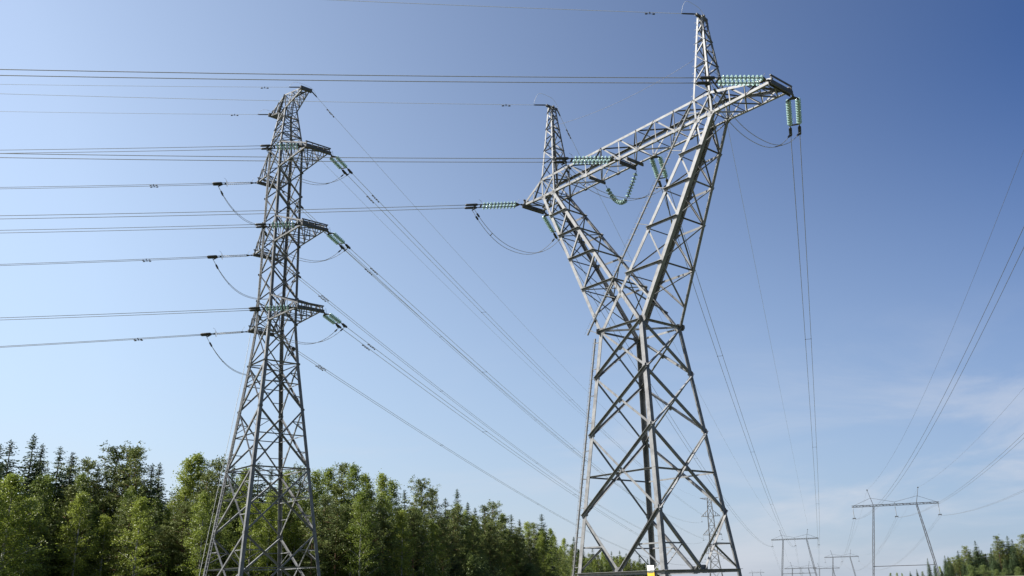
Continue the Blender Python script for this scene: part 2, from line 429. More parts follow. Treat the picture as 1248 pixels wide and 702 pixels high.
# --- the crossarm
at, atl, zt, gt = D1["at"], D1["atl"], D1["zt"], D1["gt"]
def bw(a):                                                   # half width of the crossarm in plan
    return gb if -ao <= a <= ao else gb+(gt-gb)*((a-ao)/(at-ao) if a > 0 else (-a-ao)/(atl-ao))
def ztop(a):
    if a > ao: return zT+(zt+.28-zT)*(a-ao)/(at-ao)
    if a < -ao: return zT+(zt+.28-zT)*(-a-ao)/(atl-ao)
    return zT
nodes = [-atl+.001, -9.8, -ao, -ai, -5.468, -3.645, -1.823, 0, 1.823, 3.645, 5.468, ai, ao, 10.3, 11.6, 12.75, at-.001]
mb = MB()
for sb in (-1, 1):
    n = EB*sb
    B_ = lambda a: L1(a, sb*bw(a), zB); T_ = lambda a: L1(a, sb*bw(a), ztop(a))
    for i in range(1, len(nodes)-1):
        a0, a1, a2 = nodes[i-1], nodes[i], nodes[i+1]
        if a1 not in (-ao, -ai, ai, ao): brace(mb, B_(a1), T_(a1), .085, n, i % 2 == 0, -.03)
    for i in range(len(nodes)-1):
        a0, a1 = nodes[i], nodes[i+1]
        if a0 == -ao or a0 == ai:
            brace(mb, B_(a0), T_(a1), .1, n, False, -.08); brace(mb, T_(a0), B_(a1), .1, n, True, -.14); continue
        rise = (i % 2 == 0) if a0 >= 0 else (i % 2 == 1)
        p, q = (B_(a0), T_(a1)) if rise else (T_(a0), B_(a1))
        brace(mb, p, q, .105, n, rise, -.08)
    for a in nodes[2:13]: plate(mb, B_(a)+EZ*.06, n, EA, .4, .24)
for zf, flat in ((zB, True), (None, False)):                  # bottom and top lacing
    n = -EZ if flat else EZ
    pt = lambda a, sb: L1(a, sb*bw(a), zB if flat else ztop(a))
    for i in range(len(nodes)-1):
        a0, a1 = nodes[i], nodes[i+1]; sb = 1 if i % 2 else -1
        brace(mb, pt(a0, sb), pt(a1, -sb), .08, n, False, -.03)
        if flat and a1 > ao: brace(mb, pt(a0, -sb), pt(a1, sb), .07, n, True, -.1)
        if i: brace(mb, pt(a0, 1), pt(a0, -1), .08, n, True, -.06)
crossarm = mb.build("crossarm", M_STEEL, pylon1)
for sb in (-1, 1):
    for flat in (True, False):
        cb = MB()
        an = [-atl, -ao, ao, at]
        for a0, a1 in zip(an[:-1], an[1:]):
            z0, z1_ = (zB, zB) if flat else (ztop(a0), ztop(a1))
            cb.angle(L1(a0, sb*bw(a0), z0), L1(a1, sb*bw(a1), z1_), .185, EZ*(1 if flat else -1), -EB*sb, .022)
        cb.build("crossarm_chord", M_STEEL, crossarm)
for a, w in ((at, .34), (-atl, .32), (0.0, .32), (-3.3, .24), (.75, .24)):
    tb = MB(); over = .15 if abs(a) > 5 else .0
    z_ = zB-.04 if abs(a) > 5 else zB-.22
    b0, b1 = -bw(a)-over, bw(a)+over+(0 if abs(a) > 5 else .0)
    tb.box(L1(a, b0, z_), L1(a, b1, z_), .09, w); tb.box(L1(a-.09, b0+.003, z_+w/2), L1(a-.09, b1-.003, z_+w/2), .08, .03)
    if abs(a) > 5: tb.box(L1(a-.2, b0+.003, z_), L1(a-.2, b1-.003, z_), .05, w)
    if abs(a) > 5:
        tb.box(L1(a, b0, z_+.5), L1(a, b1, z_+.5), .09, .09)
        for b_ in (b0+.1, b1-.1): tb.box(L1(a, b_, z_+.15), L1(a, b_, z_+.47), .08, .08, EA)
    tb.build("tip_beam", M_BEAM, crossarm)

# --- the earth peaks
for side in (-1, 1):
    mb = MB(); pa, zP = D1["pa"]*side, D1["zP"]; r0 = .24
    base = [(side*ai, -1), (side*ao, -1), (side*ao, 1), (side*ai, 1)]
    bp = [L1(a, sb*gb, zT) for a, sb in base]; tp = [L1(pa+(r0 if abs(a) > ai+.1 else -r0)*side, sb*r0, zP) for a, sb in base]
    cen = (L1(pa, 0, zT), L1(pa, 0, zP)); lv = [0, .2, .38, .54, .68, .8, .91, 1]
    for i in range(4):
        j = (i+1) % 4
        n = unit(((bp[i]+bp[j])/2-cen[0])*V(1, 1, 0))
        P = lambda k, s_: bp[k]+(tp[k]-bp[k])*s_
        for k in range(len(lv)-1):
            a, b_ = (i, j) if k % 2 else (j, i)
            brace(mb, P(a, lv[k]), P(b_, lv[k+1]), .085, n, k % 2 == 0, -.03)
            if k in (2, 4): brace(mb, P(i, lv[k]), P(j, lv[k]), .07, n, True, -.05)
    peak = mb.build("earth_peak", M_STEEL, pylon1)
    for k, (a, sb) in enumerate(base):
        lb = MB(); ins = -EA*np.sign(a-pa)
        lb.angle(bp[k]-EZ*0.0, tp[k], .15, ins, -EB*sb, .02)
        if sb < 0 or True: lb.angle(L1(a, sb*gb, zB), bp[k], .15, ins, -EB*sb, .02)
        if k == 0 and side > 0 or k == 0:
            for q in np.arange(.05, .98, .09):               # step bolts
                p = bp[k]+(tp[k]-bp[k])*q; lb.box(p, p-EA*side*.17 if side > 0 else p+EA*.17, .022, .022)
        lb.build("peak_leg", M_STEEL, peak)
    kb = MB(); kb.box(L1(pa, -.62, zP+.03), L1(pa, .62, zP+.03), .2, .16); kb.box(L1(pa-.3, 0, zP+.032), L1(pa+.3, 0, zP+.032), .14, .1)
    kb.build("peak_cap", M_BEAM, peak)

# --- ladders: one pole ladder up the left leg, one up the right fork's inner chord
def pole_ladder(p0, p1, side_dir, gap, rung, step, brackets):
    mb = MB(); x = p1-p0; n = int(np.linalg.norm(x)/step)
    mb.tube([p0+side_dir*gap, p1+side_dir*gap], .068, 8)
    for i in range(1, n):
        p = p0+x*i/n+side_dir*gap
        mb.tube([p-side_dir*rung, p+side_dir*rung], .018, 5)
    mb.tube([p0+side_dir*(gap+rung*1.02), p1+side_dir*(gap+rung*1.02)], .008, 4)
    for i in range(brackets+1):
        p = p0+x*(0.02+.96*i/brackets); mb.box(p, p+side_dir*gap, .05, .05)
    return mb
outL = unit(-EA*1.0-EB*0.12)
lo = pole_ladder(leg1("L", -CAM_H+.5), leg1("L", D1["zw"]-.45), outL, .36, .17, .3, 9)
lo.build("climbing_ladder", M_STEEL, pylon1)
f = chord_pts(1)
hi_ = pole_ladder(f["i-"](-.03)-EB*.03, f["i-"](1.06)-EB*.03, unit(-EA*.92+EZ*.4), .98, .3, .42, 6)
hi_.build("climbing_ladder", M_STEEL, pylon1)

# --- the sign plate on the base strut
p = leg1("L", D1["z4"])*.135+leg1("N", D1["z4"])*.865
sg = empty("warning_sign", C1+p)
tag(sg, "small white sign with grey lettering above a yellow panel on the big pylon's foot", "sign")
nrm = -EB; sx = EA
def slab(mb, cx, cz, w, h, t0, t1):
    mb.prism(sx*cx+EZ*cz+nrm*t0, sx*cx+EZ*cz+nrm*t1, [(-w/2, -h/2), (w/2, -h/2), (w/2, h/2), (-w/2, h/2)], sx, EZ)
mb = MB(); slab(mb, 0, .17, .56, .40, .10, .115); wp = mb.build("number_plate", M_WHITE, sg)
mb = MB()
for row, z_ in enumerate((.26, .13)):                        # two short rows of unreadable figures
    for i in range(3):
        x_ = .03+i*.075
        slab(mb, x_, z_+.035, .055, .016, .1155, .119); slab(mb, x_, z_, .055, .014, .1155, .119)
        slab(mb, x_-.022, z_+.012, .014, .085, .116, .1195)
        if (i+row) % 2: slab(mb, x_+.022, z_-.012, .014, .06, .116, .1195)
mb.build("lettering", M_INK, wp)
mb = MB(); slab(mb, 0, -.26, .56, .44, .10, .115); yp = mb.build("warning_panel", M_YELLOW, sg)
mb = MB(); slab(mb, .0, -.07, .40, .03, .1155, .119); mb.build("panel_line", M_BEAM, yp)
mb = MB(); slab(mb, -.2, -.05, .04, .86, .06, .098); slab(mb, .2, -.05, .04, .86, .06, .098); mb.build("bracket", M_STEEL, sg)

# ------------------------------------------------------------------ the double-circuit pylon on the left
D2 = dict(X=-22.112, th=-0.851, z1t=42.023, z1b=39.22, z2t=34.097, z2b=31.389, z3t=26.171, z3b=23.646, zk=19.863, zm1=15.618, zm2=10.301, zm3=4.817,
          L1=6.625, L2=6.68, L3=6.548, M1=3.304, M2=3.061, M3=3.038, zp=46.107, hp=0.683, Lp=3.577, zpt=46.985, gp=0.417, Mp=3.232)
TH2 = D2["th"]; FA = V(math.cos(TH2), math.sin(TH2), 0); FB = V(-math.sin(TH2), math.cos(TH2), 0); C2 = V(D2["X"], 80.0, 0)
def L2(a, b, z): return FA*a+FB*b+EZ*(z+CAM_H)
def W2(a, b, z): return C2+L2(a, b, z)
HZ_, HH_ = [-1.7, 4.817, 19.863, 23.6, 42.023, 46.107, 50], [3.97, 3.285, 1.698, 1.40, 1.22, .683, .4]
def hw2(z): return float(np.interp(z, HZ_, HH_))
K2 = dict(A=(-1, -1), B=(1, -1), D=(1, 1), C=(-1, 1))
def leg2(k, z): sa, sb = K2[k]; h = hw2(z); return L2(sa*h, sb*h, z)
pylon2 = empty("lattice_pylon", C2)
tag(pylon2, "slender galvanised double-circuit lattice pylon with three short crossarm levels, standing before the forest", "pylon", "lattice pylons")
F2 = [("A", "B", -FB), ("B", "D", FA), ("D", "C", FB), ("C", "A", -FA)]
zleg = [-CAM_H+.3, 4.817, 19.863, 23.6, 42.023, 46.107]
for k, (sa, sb) in K2.items():
    mb = MB()
    for z0, z1_, sz in zip(zleg[:-1], zleg[1:], (.30, .30, .27, .24, .16)):
        mb.angle(leg2(k, z0), leg2(k, z1_), sz, -sa*FA, -sb*FB, .03)
    for z_ in (3.2, 12.6, 21.5, 29.5, 37.5): mb.angle(leg2(k, z_)-FA*sa*.014-FB*sb*.014, leg2(k, z_+.9)-FA*sa*.014-FB*sb*.014, .22, -sa*FA, -sb*FB, .02)
    lg = mb.build("leg", M_STEEL_OLD, pylon2)
    p = leg2(k, -CAM_H+.3); fb = MB()
    fb.prism(V(p[0], p[1], .35), V(p[0], p[1], -.6), [(-.5, -.5), (.5, -.5), (.5, .5), (-.5, .5)], FA, FB)
    fb.build("footing", M_CONC, lg)
mid12 = (D2["z1b"]+D2["z2t"])/2; mid23 = (D2["z2b"]+D2["z3t"])/2
lev = [-1.3, 4.817, 10.301, 15.618, 19.863, 23.646, 26.171, mid23, 31.389, 34.097, mid12, 39.22, 42.023]
for ka, kb, n in F2:
    for i in range(len(lev)-1):
        z0, z1_ = lev[i], lev[i+1]; sz = .15 if i < 4 else .12
        mb = MB()
        brace(mb, leg2(ka, z0), leg2(kb, z1_), sz, n, False, -.02); brace(mb, leg2(kb, z0), leg2(ka, z1_), sz, n, True, -.03-sz)
        if i < 4:                                             # secondary struts from the crossing to the legs
            a0, a1, b0, b1 = leg2(ka, z0), leg2(ka, z1_), leg2(kb, z0), leg2(kb, z1_)
            w0, w1 = np.linalg.norm(b0-a0), np.linalg.norm(b1-a1); q = w0/(w0+w1); cr = a0+(b1-a0)*q
            zc = cr[2]-CAM_H
            brace(mb, leg2(ka, zc), leg2(kb, zc), .085, n, True, -.2)
            for kk, p0 in ((ka, a0), (kb, b0)):
                pm = p0+(cr-p0)*.5; zl = pm[2]-CAM_H
                brace(mb, pm, leg2(kk, zl), .07, n, False, -.08)
            for kk, p0 in ((ka, a1), (kb, b1)):
                pm = p0+(cr-p0)*.5; zl = pm[2]-CAM_H
                brace(mb, pm, leg2(kk, zl), .07, n, False, -.08); brace(mb, pm, leg2(kk, (zl+zc)/2-.3), .06, n, True, -.09)
        for k in (ka, kb): plate(mb, leg2(k, z1_)*.94+(leg2(ka, z1_)+leg2(kb, z1_))/2*.06, n, EZ, .24, .4)
        mb.build("cross_brace", M_STEEL_OLD, pylon2)
mb = MB()                                                     # upper taper under the earth boom
lz = np.linspace(D2["z1t"], D2["zp"], 5)
for ka, kb, n in F2:
    for i in range(4):
        brace(mb, leg2(ka, lz[i]), leg2(kb, lz[i+1]), .08, n, i % 2 == 0, -.02)
        if i % 2 == 0 or True: brace(mb, leg2(kb, lz[i]), leg2(ka, lz[i+1]), .06, n, True, -.08)
        brace(mb, leg2(ka, lz[i]), leg2(kb, lz[i]), .08, n, True, -.05)
mb.build("peak_lacing", M_STEEL_OLD, pylon2)
for ring in (lev[4], lev[2]):
    mb = MB()
    for ka, kb, n in F2: brace(mb, leg2(ka, ring), leg2(kb, ring), .11, n, True, -.02)
    mb.angle(leg2("A", ring), leg2("D", ring), .09, EZ, FA); mb.angle(leg2("B", ring-.06), leg2("C", ring-.06), .09, EZ, FA)
    mb.build("diaphragm", M_STEEL_OLD, pylon2)
for lvl in (1, 2, 3):
    zb_, zt_ = D2[f"z{lvl}b"], D2[f"z{lvl}t"]
    for tip in (D2[f"L{lvl}"], -D2[f"M{lvl}"]):
        sgn = 1 if tip > 0 else -1; h0b, h0t = hw2(zb_), hw2(zt_); ht = 1.2
        mb = MB(); nn_ = 5 if sgn > 0 else 3
        q = np.linspace(0, 1, nn_+1)
        P = {}
        for sb in (-1, 1):
            b0, t0 = L2(sgn*h0b, sb*h0b, zb_), L2(sgn*h0t, sb*h0t, zt_); e0, e1 = L2(tip, sb*ht, zb_), L2(tip, sb*ht, zb_+.42)
            P["b", sb] = (lambda s_, a=b0, e=e0: a+(e-a)*s_); P["t", sb] = (lambda s_, a=t0, e=e1: a+(e-a)*s_)
        for i in range(nn_):
            for sb in (-1, 1):
                n = FB*sb
                if i: brace(mb, P["b", sb](q[i]), P["t", sb](q[i]), .07, n, False, -.02)
                if i % 2: brace(mb, P["b", sb](q[i]), P["t", sb](q[i+1]), .08, n, False, -.05)
                else: brace(mb, P["t", sb](q[i]), P["b", sb](q[i+1]), .08, n, True, -.05)
            s1 = 1 if i % 2 else -1
            for kk, n in (("b", -EZ), ("t", EZ)):
                brace(mb, P[kk, s1](q[i]), P[kk, -s1](q[i+1]), .07, n, False, -.03)
                if i: brace(mb, P[kk, 1](q[i]), P[kk, -1](q[i]), .07, n, True, -.05)
        for kk in ("b", "t"):
            for sb in (-1, 1):
                mb.angle(P[kk, sb](0), P[kk, sb](1), .14 if kk == "b" else .12, EZ*(1 if kk == "b" else -1), -FB*sb, .018)
        arm = mb.build("crossarm", M_STEEL_OLD, pylon2)
        tb = MB()
        tb.box(L2(tip, -ht-.12, zb_), L2(tip, ht+.12, zb_), .28, .26); tb.box(L2(tip, -ht-.12, zb_+.5), L2(tip, ht+.12, zb_+.5), .09, .09)
        for b_ in np.linspace(-ht, ht, 5): tb.box(L2(tip, b_, zb_+.13), L2(tip, b_, zb_+.455), .06, .06, FA)
        tb.build("tip_beam", M_BEAM, arm)
# earth-wire boom across the top
mb = MB(); zp, zpt, gp, Lp, Mp, hp = D2["zp"], D2["zpt"], D2["gp"], D2["Lp"], D2["Mp"], D2["hp"]
for tip in (Lp, -Mp):
    sgn = 1 if tip > 0 else -1; n_ = 5; q = np.linspace(0, 1, n_+1)
    b0 = {sb: L2(sgn*hp, sb*hp, zp) for sb in (-1, 1)}; t0 = {sb: L2(0, sb*hp*.75, zpt+1.0) for sb in (-1, 1)}
    be = {sb: L2(tip, sb*gp, zpt-.02) for sb in (-1, 1)}; te = {sb: L2(tip, sb*gp, zpt+.22) for sb in (-1, 1)}
    B_ = lambda sb, s_: b0[sb]+(be[sb]-b0[sb])*s_; T_ = lambda sb, s_: t0[sb]+(te[sb]-t0[sb])*s_
    for sb in (-1, 1):
        mb.angle(b0[sb], be[sb], .12, EZ, -FB*sb); mb.angle(t0[sb], te[sb], .11, -EZ, -FB*sb)
        for i in range(n_):
            p, r_ = (B_(sb, q[i]), T_(sb, q[i+1])) if i % 2 else (T_(sb, q[i]), B_(sb, q[i+1]))
            brace(mb, p, r_, .075, FB*sb, i % 2 == 0, -.03); brace(mb, B_(sb, q[i]), T_(sb, q[i]), .06, FB*sb, False, -.05)
    for i in range(n_):
        s1 = 1 if i % 2 else -1
        mb.angle(B_(s1, q[i]), B_(-s1, q[i+1]), .06, EZ, FA); mb.angle(T_(s1, q[i]), T_(-s1, q[i+1]), .06, -EZ, FA)
        mb.angle(B_(1, q[i]), B_(-1, q[i]), .06, EZ, FA)
for k in K2: mb.angle(leg2(k, zp), L2(0, K2[k][1]*hp*.75, zpt+1.0), .1, -EZ, FA)
boom = mb.build("earth_boom", M_STEEL_OLD, pylon2)
for tip in (Lp, -Mp):
    tb = MB(); tb.box(L2(tip, -gp-.2, zpt+.1), L2(tip, gp+.2, zpt+.1), .26, .34); tb.build("tip_beam", M_BEAM, boom)
# ladder in the camera-side face next to the left leg
mb = MB()
def lad2(z, o):
    p = leg2("A", z); q = leg2("B", z); u = unit(q-p); return p+u*o-FB*.12
zz = [-1.4, 4.817, 19.863, 23.6, 41.5]
for o in (.55, 1.0):
    off = (lambda z_: o*np.interp(z_, [0, 22], [1, .72]))
    mb.tube([lad2(z_, off(z_)) for z_ in zz], .03, 6)
for z_ in np.arange(-1.0, 41.4, .33):
    g = np.interp(z_, [0, 22], [1, .72]); mb.tube([lad2(z_, .55*g), lad2(z_, 1.0*g)], .014, 5)
for z_ in np.arange(1, 41, 2.4):
    g = np.interp(z_, [0, 22], [1, .72]); mb.box(leg2("A", z_), lad2(z_, 1.0*g)+FB*.05, .04, .04)
mb.build("climbing_ladder", M_STEEL, pylon2)
mb = MB(); mb.tube([leg2("A", z_)-FA*.28-FB*.2 for z_ in np.linspace(-1.4, 23, 12)], .022, 5)
mb.build("safety_cable", M_WIRE, pylon2)

# ------------------------------------------------------------------ insulator strings
def glass_disc_mesh():
    mb = MB()
    mb.lathe(V(0, 0, 0), V(1, 0, 0), [(0, .0), (0, .07), (.06, .075), (.07, .05)], 10, 1)
    mb.lathe(V(0, 0, 0), V(1, 0, 0), [(.045, .05), (.055, .12), (.09, .175), (.165, .19), (.178, .178), (.14, .13), (.13, .05)], 14, 0)
    mb.lathe(V(0, 0, 0), V(1, 0, 0), [(.10, .05), (.17, .045), (.30, .04)], 8, 1)
    return mb.mesh("glass_disc", [M_GLASS, M_DARK], True)
DISC = glass_disc_mesh()
PITCH = .29
def cored_meshes(ndisc, gap, clampl, rod=False):
    """meshes for a double tension string laid along +X; returns (length, parts)"""
    x1 = .55; x2 = x1+.12+ndisc*PITCH; x3 = x2+.38; x4 = x3+clampl
    m1 = MB(); m1.box(V(0, 0, 0), V(x1-.02, 0, 0), .07, .05); m1.box(V(.12, 0, 0), V(.26, 0, 0), .13, .10)
    m2 = MB(); m2.prism(V(x1-.22, 0, -.02), V(x1-.22, 0, .02), [(0, -.07), (.26, -gap-.05), (.32, -gap-.05), (.32, gap+.05), (.26, gap+.05), (0, .07)], V(1, 0, 0), V(0, 1, 0))
    m3 = MB(); m3.prism(V(x2+.02, 0, -.02), V(x2+.02, 0, .02), [(0, -gap-.06), (.14, -gap-.06), (.14, gap+.06), (0, gap+.06)], V(1, 0, 0), V(0, 1, 0))
    for s_ in (-1, 1): m3.box(V(x2+.14, s_*gap, 0), V(x3+.02, s_*gap, 0), .06, .05)
    m4 = MB(); m4.tube([V(x3, 0, 0), V(x3+.1, 0, 0), V(x4-.1, 0, 0), V(x4, 0, 0)], [.07, .115, .11, .06], 8)
    m4.tube([V(x3+.12, 0, 0), V(x3+.2, 0, -.12), V(x3+.45, 0, -.22)], .045, 6)
    m5 = MB(); m5.tube([V(x1, 0, .03), V(x1-.05, 0, .25), V(x1-.22, 0, .52)], .014, 5)
    m6 = MB(); m6.tube([V(x2+.08, 0, .03), V(x2-.02, 0, .28), V(x2+.04, 0, .46), V(x2+.2, 0, .6)], .014, 5)
    ring = [V(x2-.05, (gap+.2)*math.cos(q), .26*math.sin(q)) for q in np.linspace(0, 2*math.pi, 17)]
    if rod: m6.tube(ring, .018, 5)
    return dict(link=m1.mesh("link", M_DARK), yoke1=m2.mesh("yoke_plate", M_DARK), yoke2=m3.mesh("yoke_plate", M_DARK), clamp=m4.mesh("tension_clamp", M_DARK, True),
                horn1=m5.mesh("arcing_horn", M_STEEL), horn2=m6.mesh("arcing_horn", M_STEEL), x1=x1, x2=x2, x3=x3, x4=x4, gap=gap, n=ndisc)
ST1 = cored_meshes(10, .31, 1.05)
ST2 = cored_meshes(7, .30, .95)
STR = cored_meshes(8, .17, .95, True)
rm = MB(); rm.tube([V(0, 0, 0), V(8*PITCH, 0, 0)], .03, 8)
for i in range(22): rm.lathe(V(.06+i*(8*PITCH-.1)/22, 0, 0), V(1, 0, 0), [(0, .03), (.02, .075 if i % 2 else .06), (.045, .03)], 10)
ROD = rm.mesh("polymer_rod", M_ROD, True)

def frame_of(x):
    x = unit(x); y = unit(np.cross(EZ, x)); z = np.cross(x, y)
    return x, y, z
def string(P, d, st, label, group, rod=False):
    """a tension string fixed at P and pulling along d; returns the two conductor start points"""
    x, y, z = frame_of(d)
    o = bpy.data.objects.new("insulator_string", None); col.objects.link(o); o.empty_display_size = .3
    o.matrix_world = Matrix(((x[0], y[0], z[0], P[0]), (x[1], y[1], z[1], P[1]), (x[2], y[2], z[2], P[2]), (0, 0, 0, 1)))
    tag(o, label, "insulator", group)
    T = Matrix.Translation
    link("link", st["link"], o); link("yoke_plate", st["yoke1"], o); link("yoke_plate", st["yoke2"], o)
    link("arcing_horn", st["horn1"], o); link("arcing_horn", st["horn2"], o)
    for s_ in (-1, 1):
        link("tension_clamp", st["clamp"], o, T((0, s_*st["gap"], 0)))
        if rod: link("polymer_rod", ROD, o, T((st["x1"]+.1, s_*st["gap"], 0)))
        else:
            cm = link("string_core", CORE[st["n"]], o, T((st["x1"]+.1, s_*st["gap"], 0)))
            for i in range(st["n"]): link("glass_disc", DISC, cm, T((i*PITCH, 0, 0)))
    return [P+x*(st["x4"]-.06)+y*s_*st["gap"] for s_ in (-1, 1)], [P+x*(st["x3"]+.42)+y*s_*st["gap"]-z*.22 for s_ in (-1, 1)]
CORE = {}
for n_ in (7, 10):
    cm = MB(); cm.tube([V(-.06, 0, 0), V(n_*PITCH+.06, 0, 0)], .026, 6); CORE[n_] = cm.mesh("string_core", M_DARK, True)

# ------------------------------------------------------------------ conductors
dm = MB(); dm.tube([V(-.28, 0, -.12), V(.28, 0, -.12)], .014, 5); dm.box(V(0, 0, -.13), V(0, 0, .03), .06, .06, V(1, 0, 0))
for s_ in (-1, 1): dm.lathe(V(s_*.28-.1, 0, -.12), V(1, 0, 0), [(0, 0), (0, .04), (.05, .055), (.16, .055), (.2, .03), (.2, 0)], 8)
DAMPER = dm.mesh("vibration_damper", M_DARK)
clm = MB(); clm.tube([V(0, 0, 0), V(.15, 0, 0), V(.95, 0, 0), V(1.1, 0, 0)], [.03, .06, .055, .03], 8)
CLAMP = clm.mesh("dead_end_clamp", M_DARK)

def wire(name, pts, r, label, cat, group, dampers=(), clamp=False, mat_=M_WIRE, sides=5):
    pts = [np.asarray(p, float) for p in pts]; o0 = pts[0]
    mb = MB(); mb.tube([p-o0 for p in pts], r, sides)
    o = mb.build(name, mat_, None, True); o.location = tuple(o0)
    tag(o, label, cat, group)
    seg = np.cumsum([0]+[np.linalg.norm(b-a) for a, b in zip(pts[:-1], pts[1:])])
    def at_(d):
        i = min(max(int(np.searchsorted(seg, d))-1, 0), len(pts)-2); q = (d-seg[i])/(seg[i+1]-seg[i])
        return pts[i]+(pts[i+1]-pts[i])*q-o0, unit(pts[i+1]-pts[i])
    def mtx(d):
        p, t_ = at_(d); x, y, z = frame_of(t_)
        return Matrix(((x[0], y[0], z[0], p[0]), (x[1], y[1], z[1], p[1]), (x[2], y[2], z[2], p[2]), (0, 0, 0, 1)))
    for d in dampers: link("vibration_damper", DAMPER, o, mtx(d))
    if clamp: link("dead_end_clamp", CLAMP, o, mtx(0))
    return o, at_
def spacer(o, at_, other_dir, gap, d):
    p, t_ = at_(d); mb = MB(); mb.box(p, p+other_dir*gap, .035, .03)
    for q in (p, p+other_dir*gap): mb.box(q-t_*.07, q+t_*.07, .07, .07)
    mb.build("spacer", M_DARK, o)

def sarr(L, n=36): return L*(np.linspace(0, 1, n)**1.5)
KT = .00025
LEFT = {'1R': (-0.16483, -0.06828), '1M': (-0.16742, -0.05455), '1L': (-0.16461, -0.07729), '1ER': (-0.16498, -0.0470), '1EL': (-0.16534, -0.05069),
        '2a': (-0.16455, -0.08018), '2b': (-0.16469, -0.07482), '2c': (-0.16475, -0.06991), '2d': (-0.16454, -0.07942), '2e': (-0.16462, -0.06928), '2f': (-0.16462, -0.08791),
        '2EN': (-0.16492, -0.06212), '2EF': (-0.16516, -0.05348)}
def left_curve(P, key):
    phi, sl = LEFT[key]; d = V(-math.cos(phi), math.sin(phi), 0)
    return (lambda s_: P+d*s_+EZ*(sl*s_+KT*s_*s_)), unit(V(d[0], d[1], sl))
def span_curve(P, Q, sag):
    return (lambda q: P+(Q-P)*q-EZ*4*sag*q*(1-q)), unit((Q-P)-EZ*4*sag)
LIFT = V(0, 0, CAM_H)

def left_pair(P, key, st, what, grp_s, grp_w, rod=False, damp=()):
    f_, d = left_curve(P, key)
    ends, jump = string(P, d, st, "%s insulator string on the left side of %s" % ("grey rod" if rod else "double glass", what), grp_s, rod)
    res = []
    for e, nm, s_ in zip(ends, ("nearer", "farther"), (-1, 1)):
        off = e-f_(np.linalg.norm(e-P)*.999)
        s0 = float(np.dot(e-P, V(d[0], d[1], 0))/np.hypot(d[0], d[1]))
        off = e-f_(s0)
        pts = [f_(s0+q)+off for q in sarr(320)]
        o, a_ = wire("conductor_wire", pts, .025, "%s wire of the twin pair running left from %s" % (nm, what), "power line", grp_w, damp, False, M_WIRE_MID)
        res.append((o, a_))
    y = unit(ends[1]-ends[0])
    spacer(res[0][0], res[0][1], y, 2*st["gap"], 128)
    return jump
def away_pair(P, Q, sag, st, what, target, grp_s, grp_w, rod=False, damp=(), gq=.3):
    f_, d = span_curve(P, Q, sag)
    ends, jump = string(P, d, st, "%s insulator string on the far side of %s" % ("grey rod" if rod else "double glass", what), grp_s, rod)
    L_ = np.linalg.norm(Q-P); y = unit(ends[1]-ends[0]); res = []
    for e, nm, s_ in zip(ends, ("right", "left"), (-1, 1)):
        q0 = np.linalg.norm(e-P)/L_
        off = e-f_(q0); offq = y*s_*gq
        pts = [f_(q0+(1-q0)*q)+off*(1-q)+offq*q for q in np.linspace(0, 1, 50)]
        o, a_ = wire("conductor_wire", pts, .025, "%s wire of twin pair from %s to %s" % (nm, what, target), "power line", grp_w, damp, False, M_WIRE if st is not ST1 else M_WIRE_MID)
        res.append((o, a_))
    for d_ in (42, 96, 160): spacer(res[0][0], res[0][1], y, 2*st["gap"], d_)
    return jump
def jumper(A, B, sag, what, grp, bias=0.0, via=None):
    """two slack cables joining the clamps of both sides"""
    outs = []
    for i in (0, 1):
        a, b_ = A[i], B[1-i]
        qs = np.linspace(0, 1, 26)
        pts = [a+(b_-a)*(q+bias*q*(1-q))-EZ*sag*(1-abs(2*q-1)**2.3) for q in qs]
        outs.append((pts, wire("jumper_cable", pts, .022, "%s slack jumper loop hanging under %s" % (("nearer", "farther")[i], what), "cable", grp, (), False, M_WIRE_MID)))
    p0, p1 = outs[0][0], outs[1][0]
    o = outs[0][1][0]; o0 = p0[0]
    for k in (5, 19):
        mb = MB(); mb.box(p0[k]-o0, p1[k]-o0, .05, .05); mb.build("spacer", M_DARK, o)
    for k in (1, 24):
        for (pts, (oo, _)) in outs:
            mb = MB(); mb.box(pts[k]-pts[0], pts[k]+(pts[k+1]-pts[k])*.6-pts[0], .11, .11); mb.build("cable_clamp", M_DARK, oo)
    return outs

H2T = {k: V(*v)+LIFT for k, v in {'L': (127.509, 469.219, 15.503), 'M': (138.654, 469.321, 15.197), 'R': (149.581, 469.552, 14.506), 'EL': (130.702, 465.914, 25.408), 'ER': (145.167, 465.85, 25.6)}.items()}
T3T = {k: V(*v)+LIFT for k, v in {'F1': (105.834, 538.995, 32.285), 'N1': (115.688, 535.99, 31.813), 'F2': (106.459, 542.638, 21.368), 'N2': (116.317, 539.536, 21.184), 'F3': (107.084, 546.28, 10.452), 'N3': (116.938, 543.158, 10.33), 'EF': (106.392, 533.866, 46.074), 'EN': (117.416, 531.846, 45.81)}.items()}
H1T = {k: V(*v)+LIFT for k, v in {'L': (94.684, 258.425, 15.362), 'M': (105.475, 258.379, 15.501), 'R': (116.61, 258.335, 15.632), 'EL': (97.903, 255.839, 23.111), 'ER': (110.88, 255.74, 23.409)}.items()}

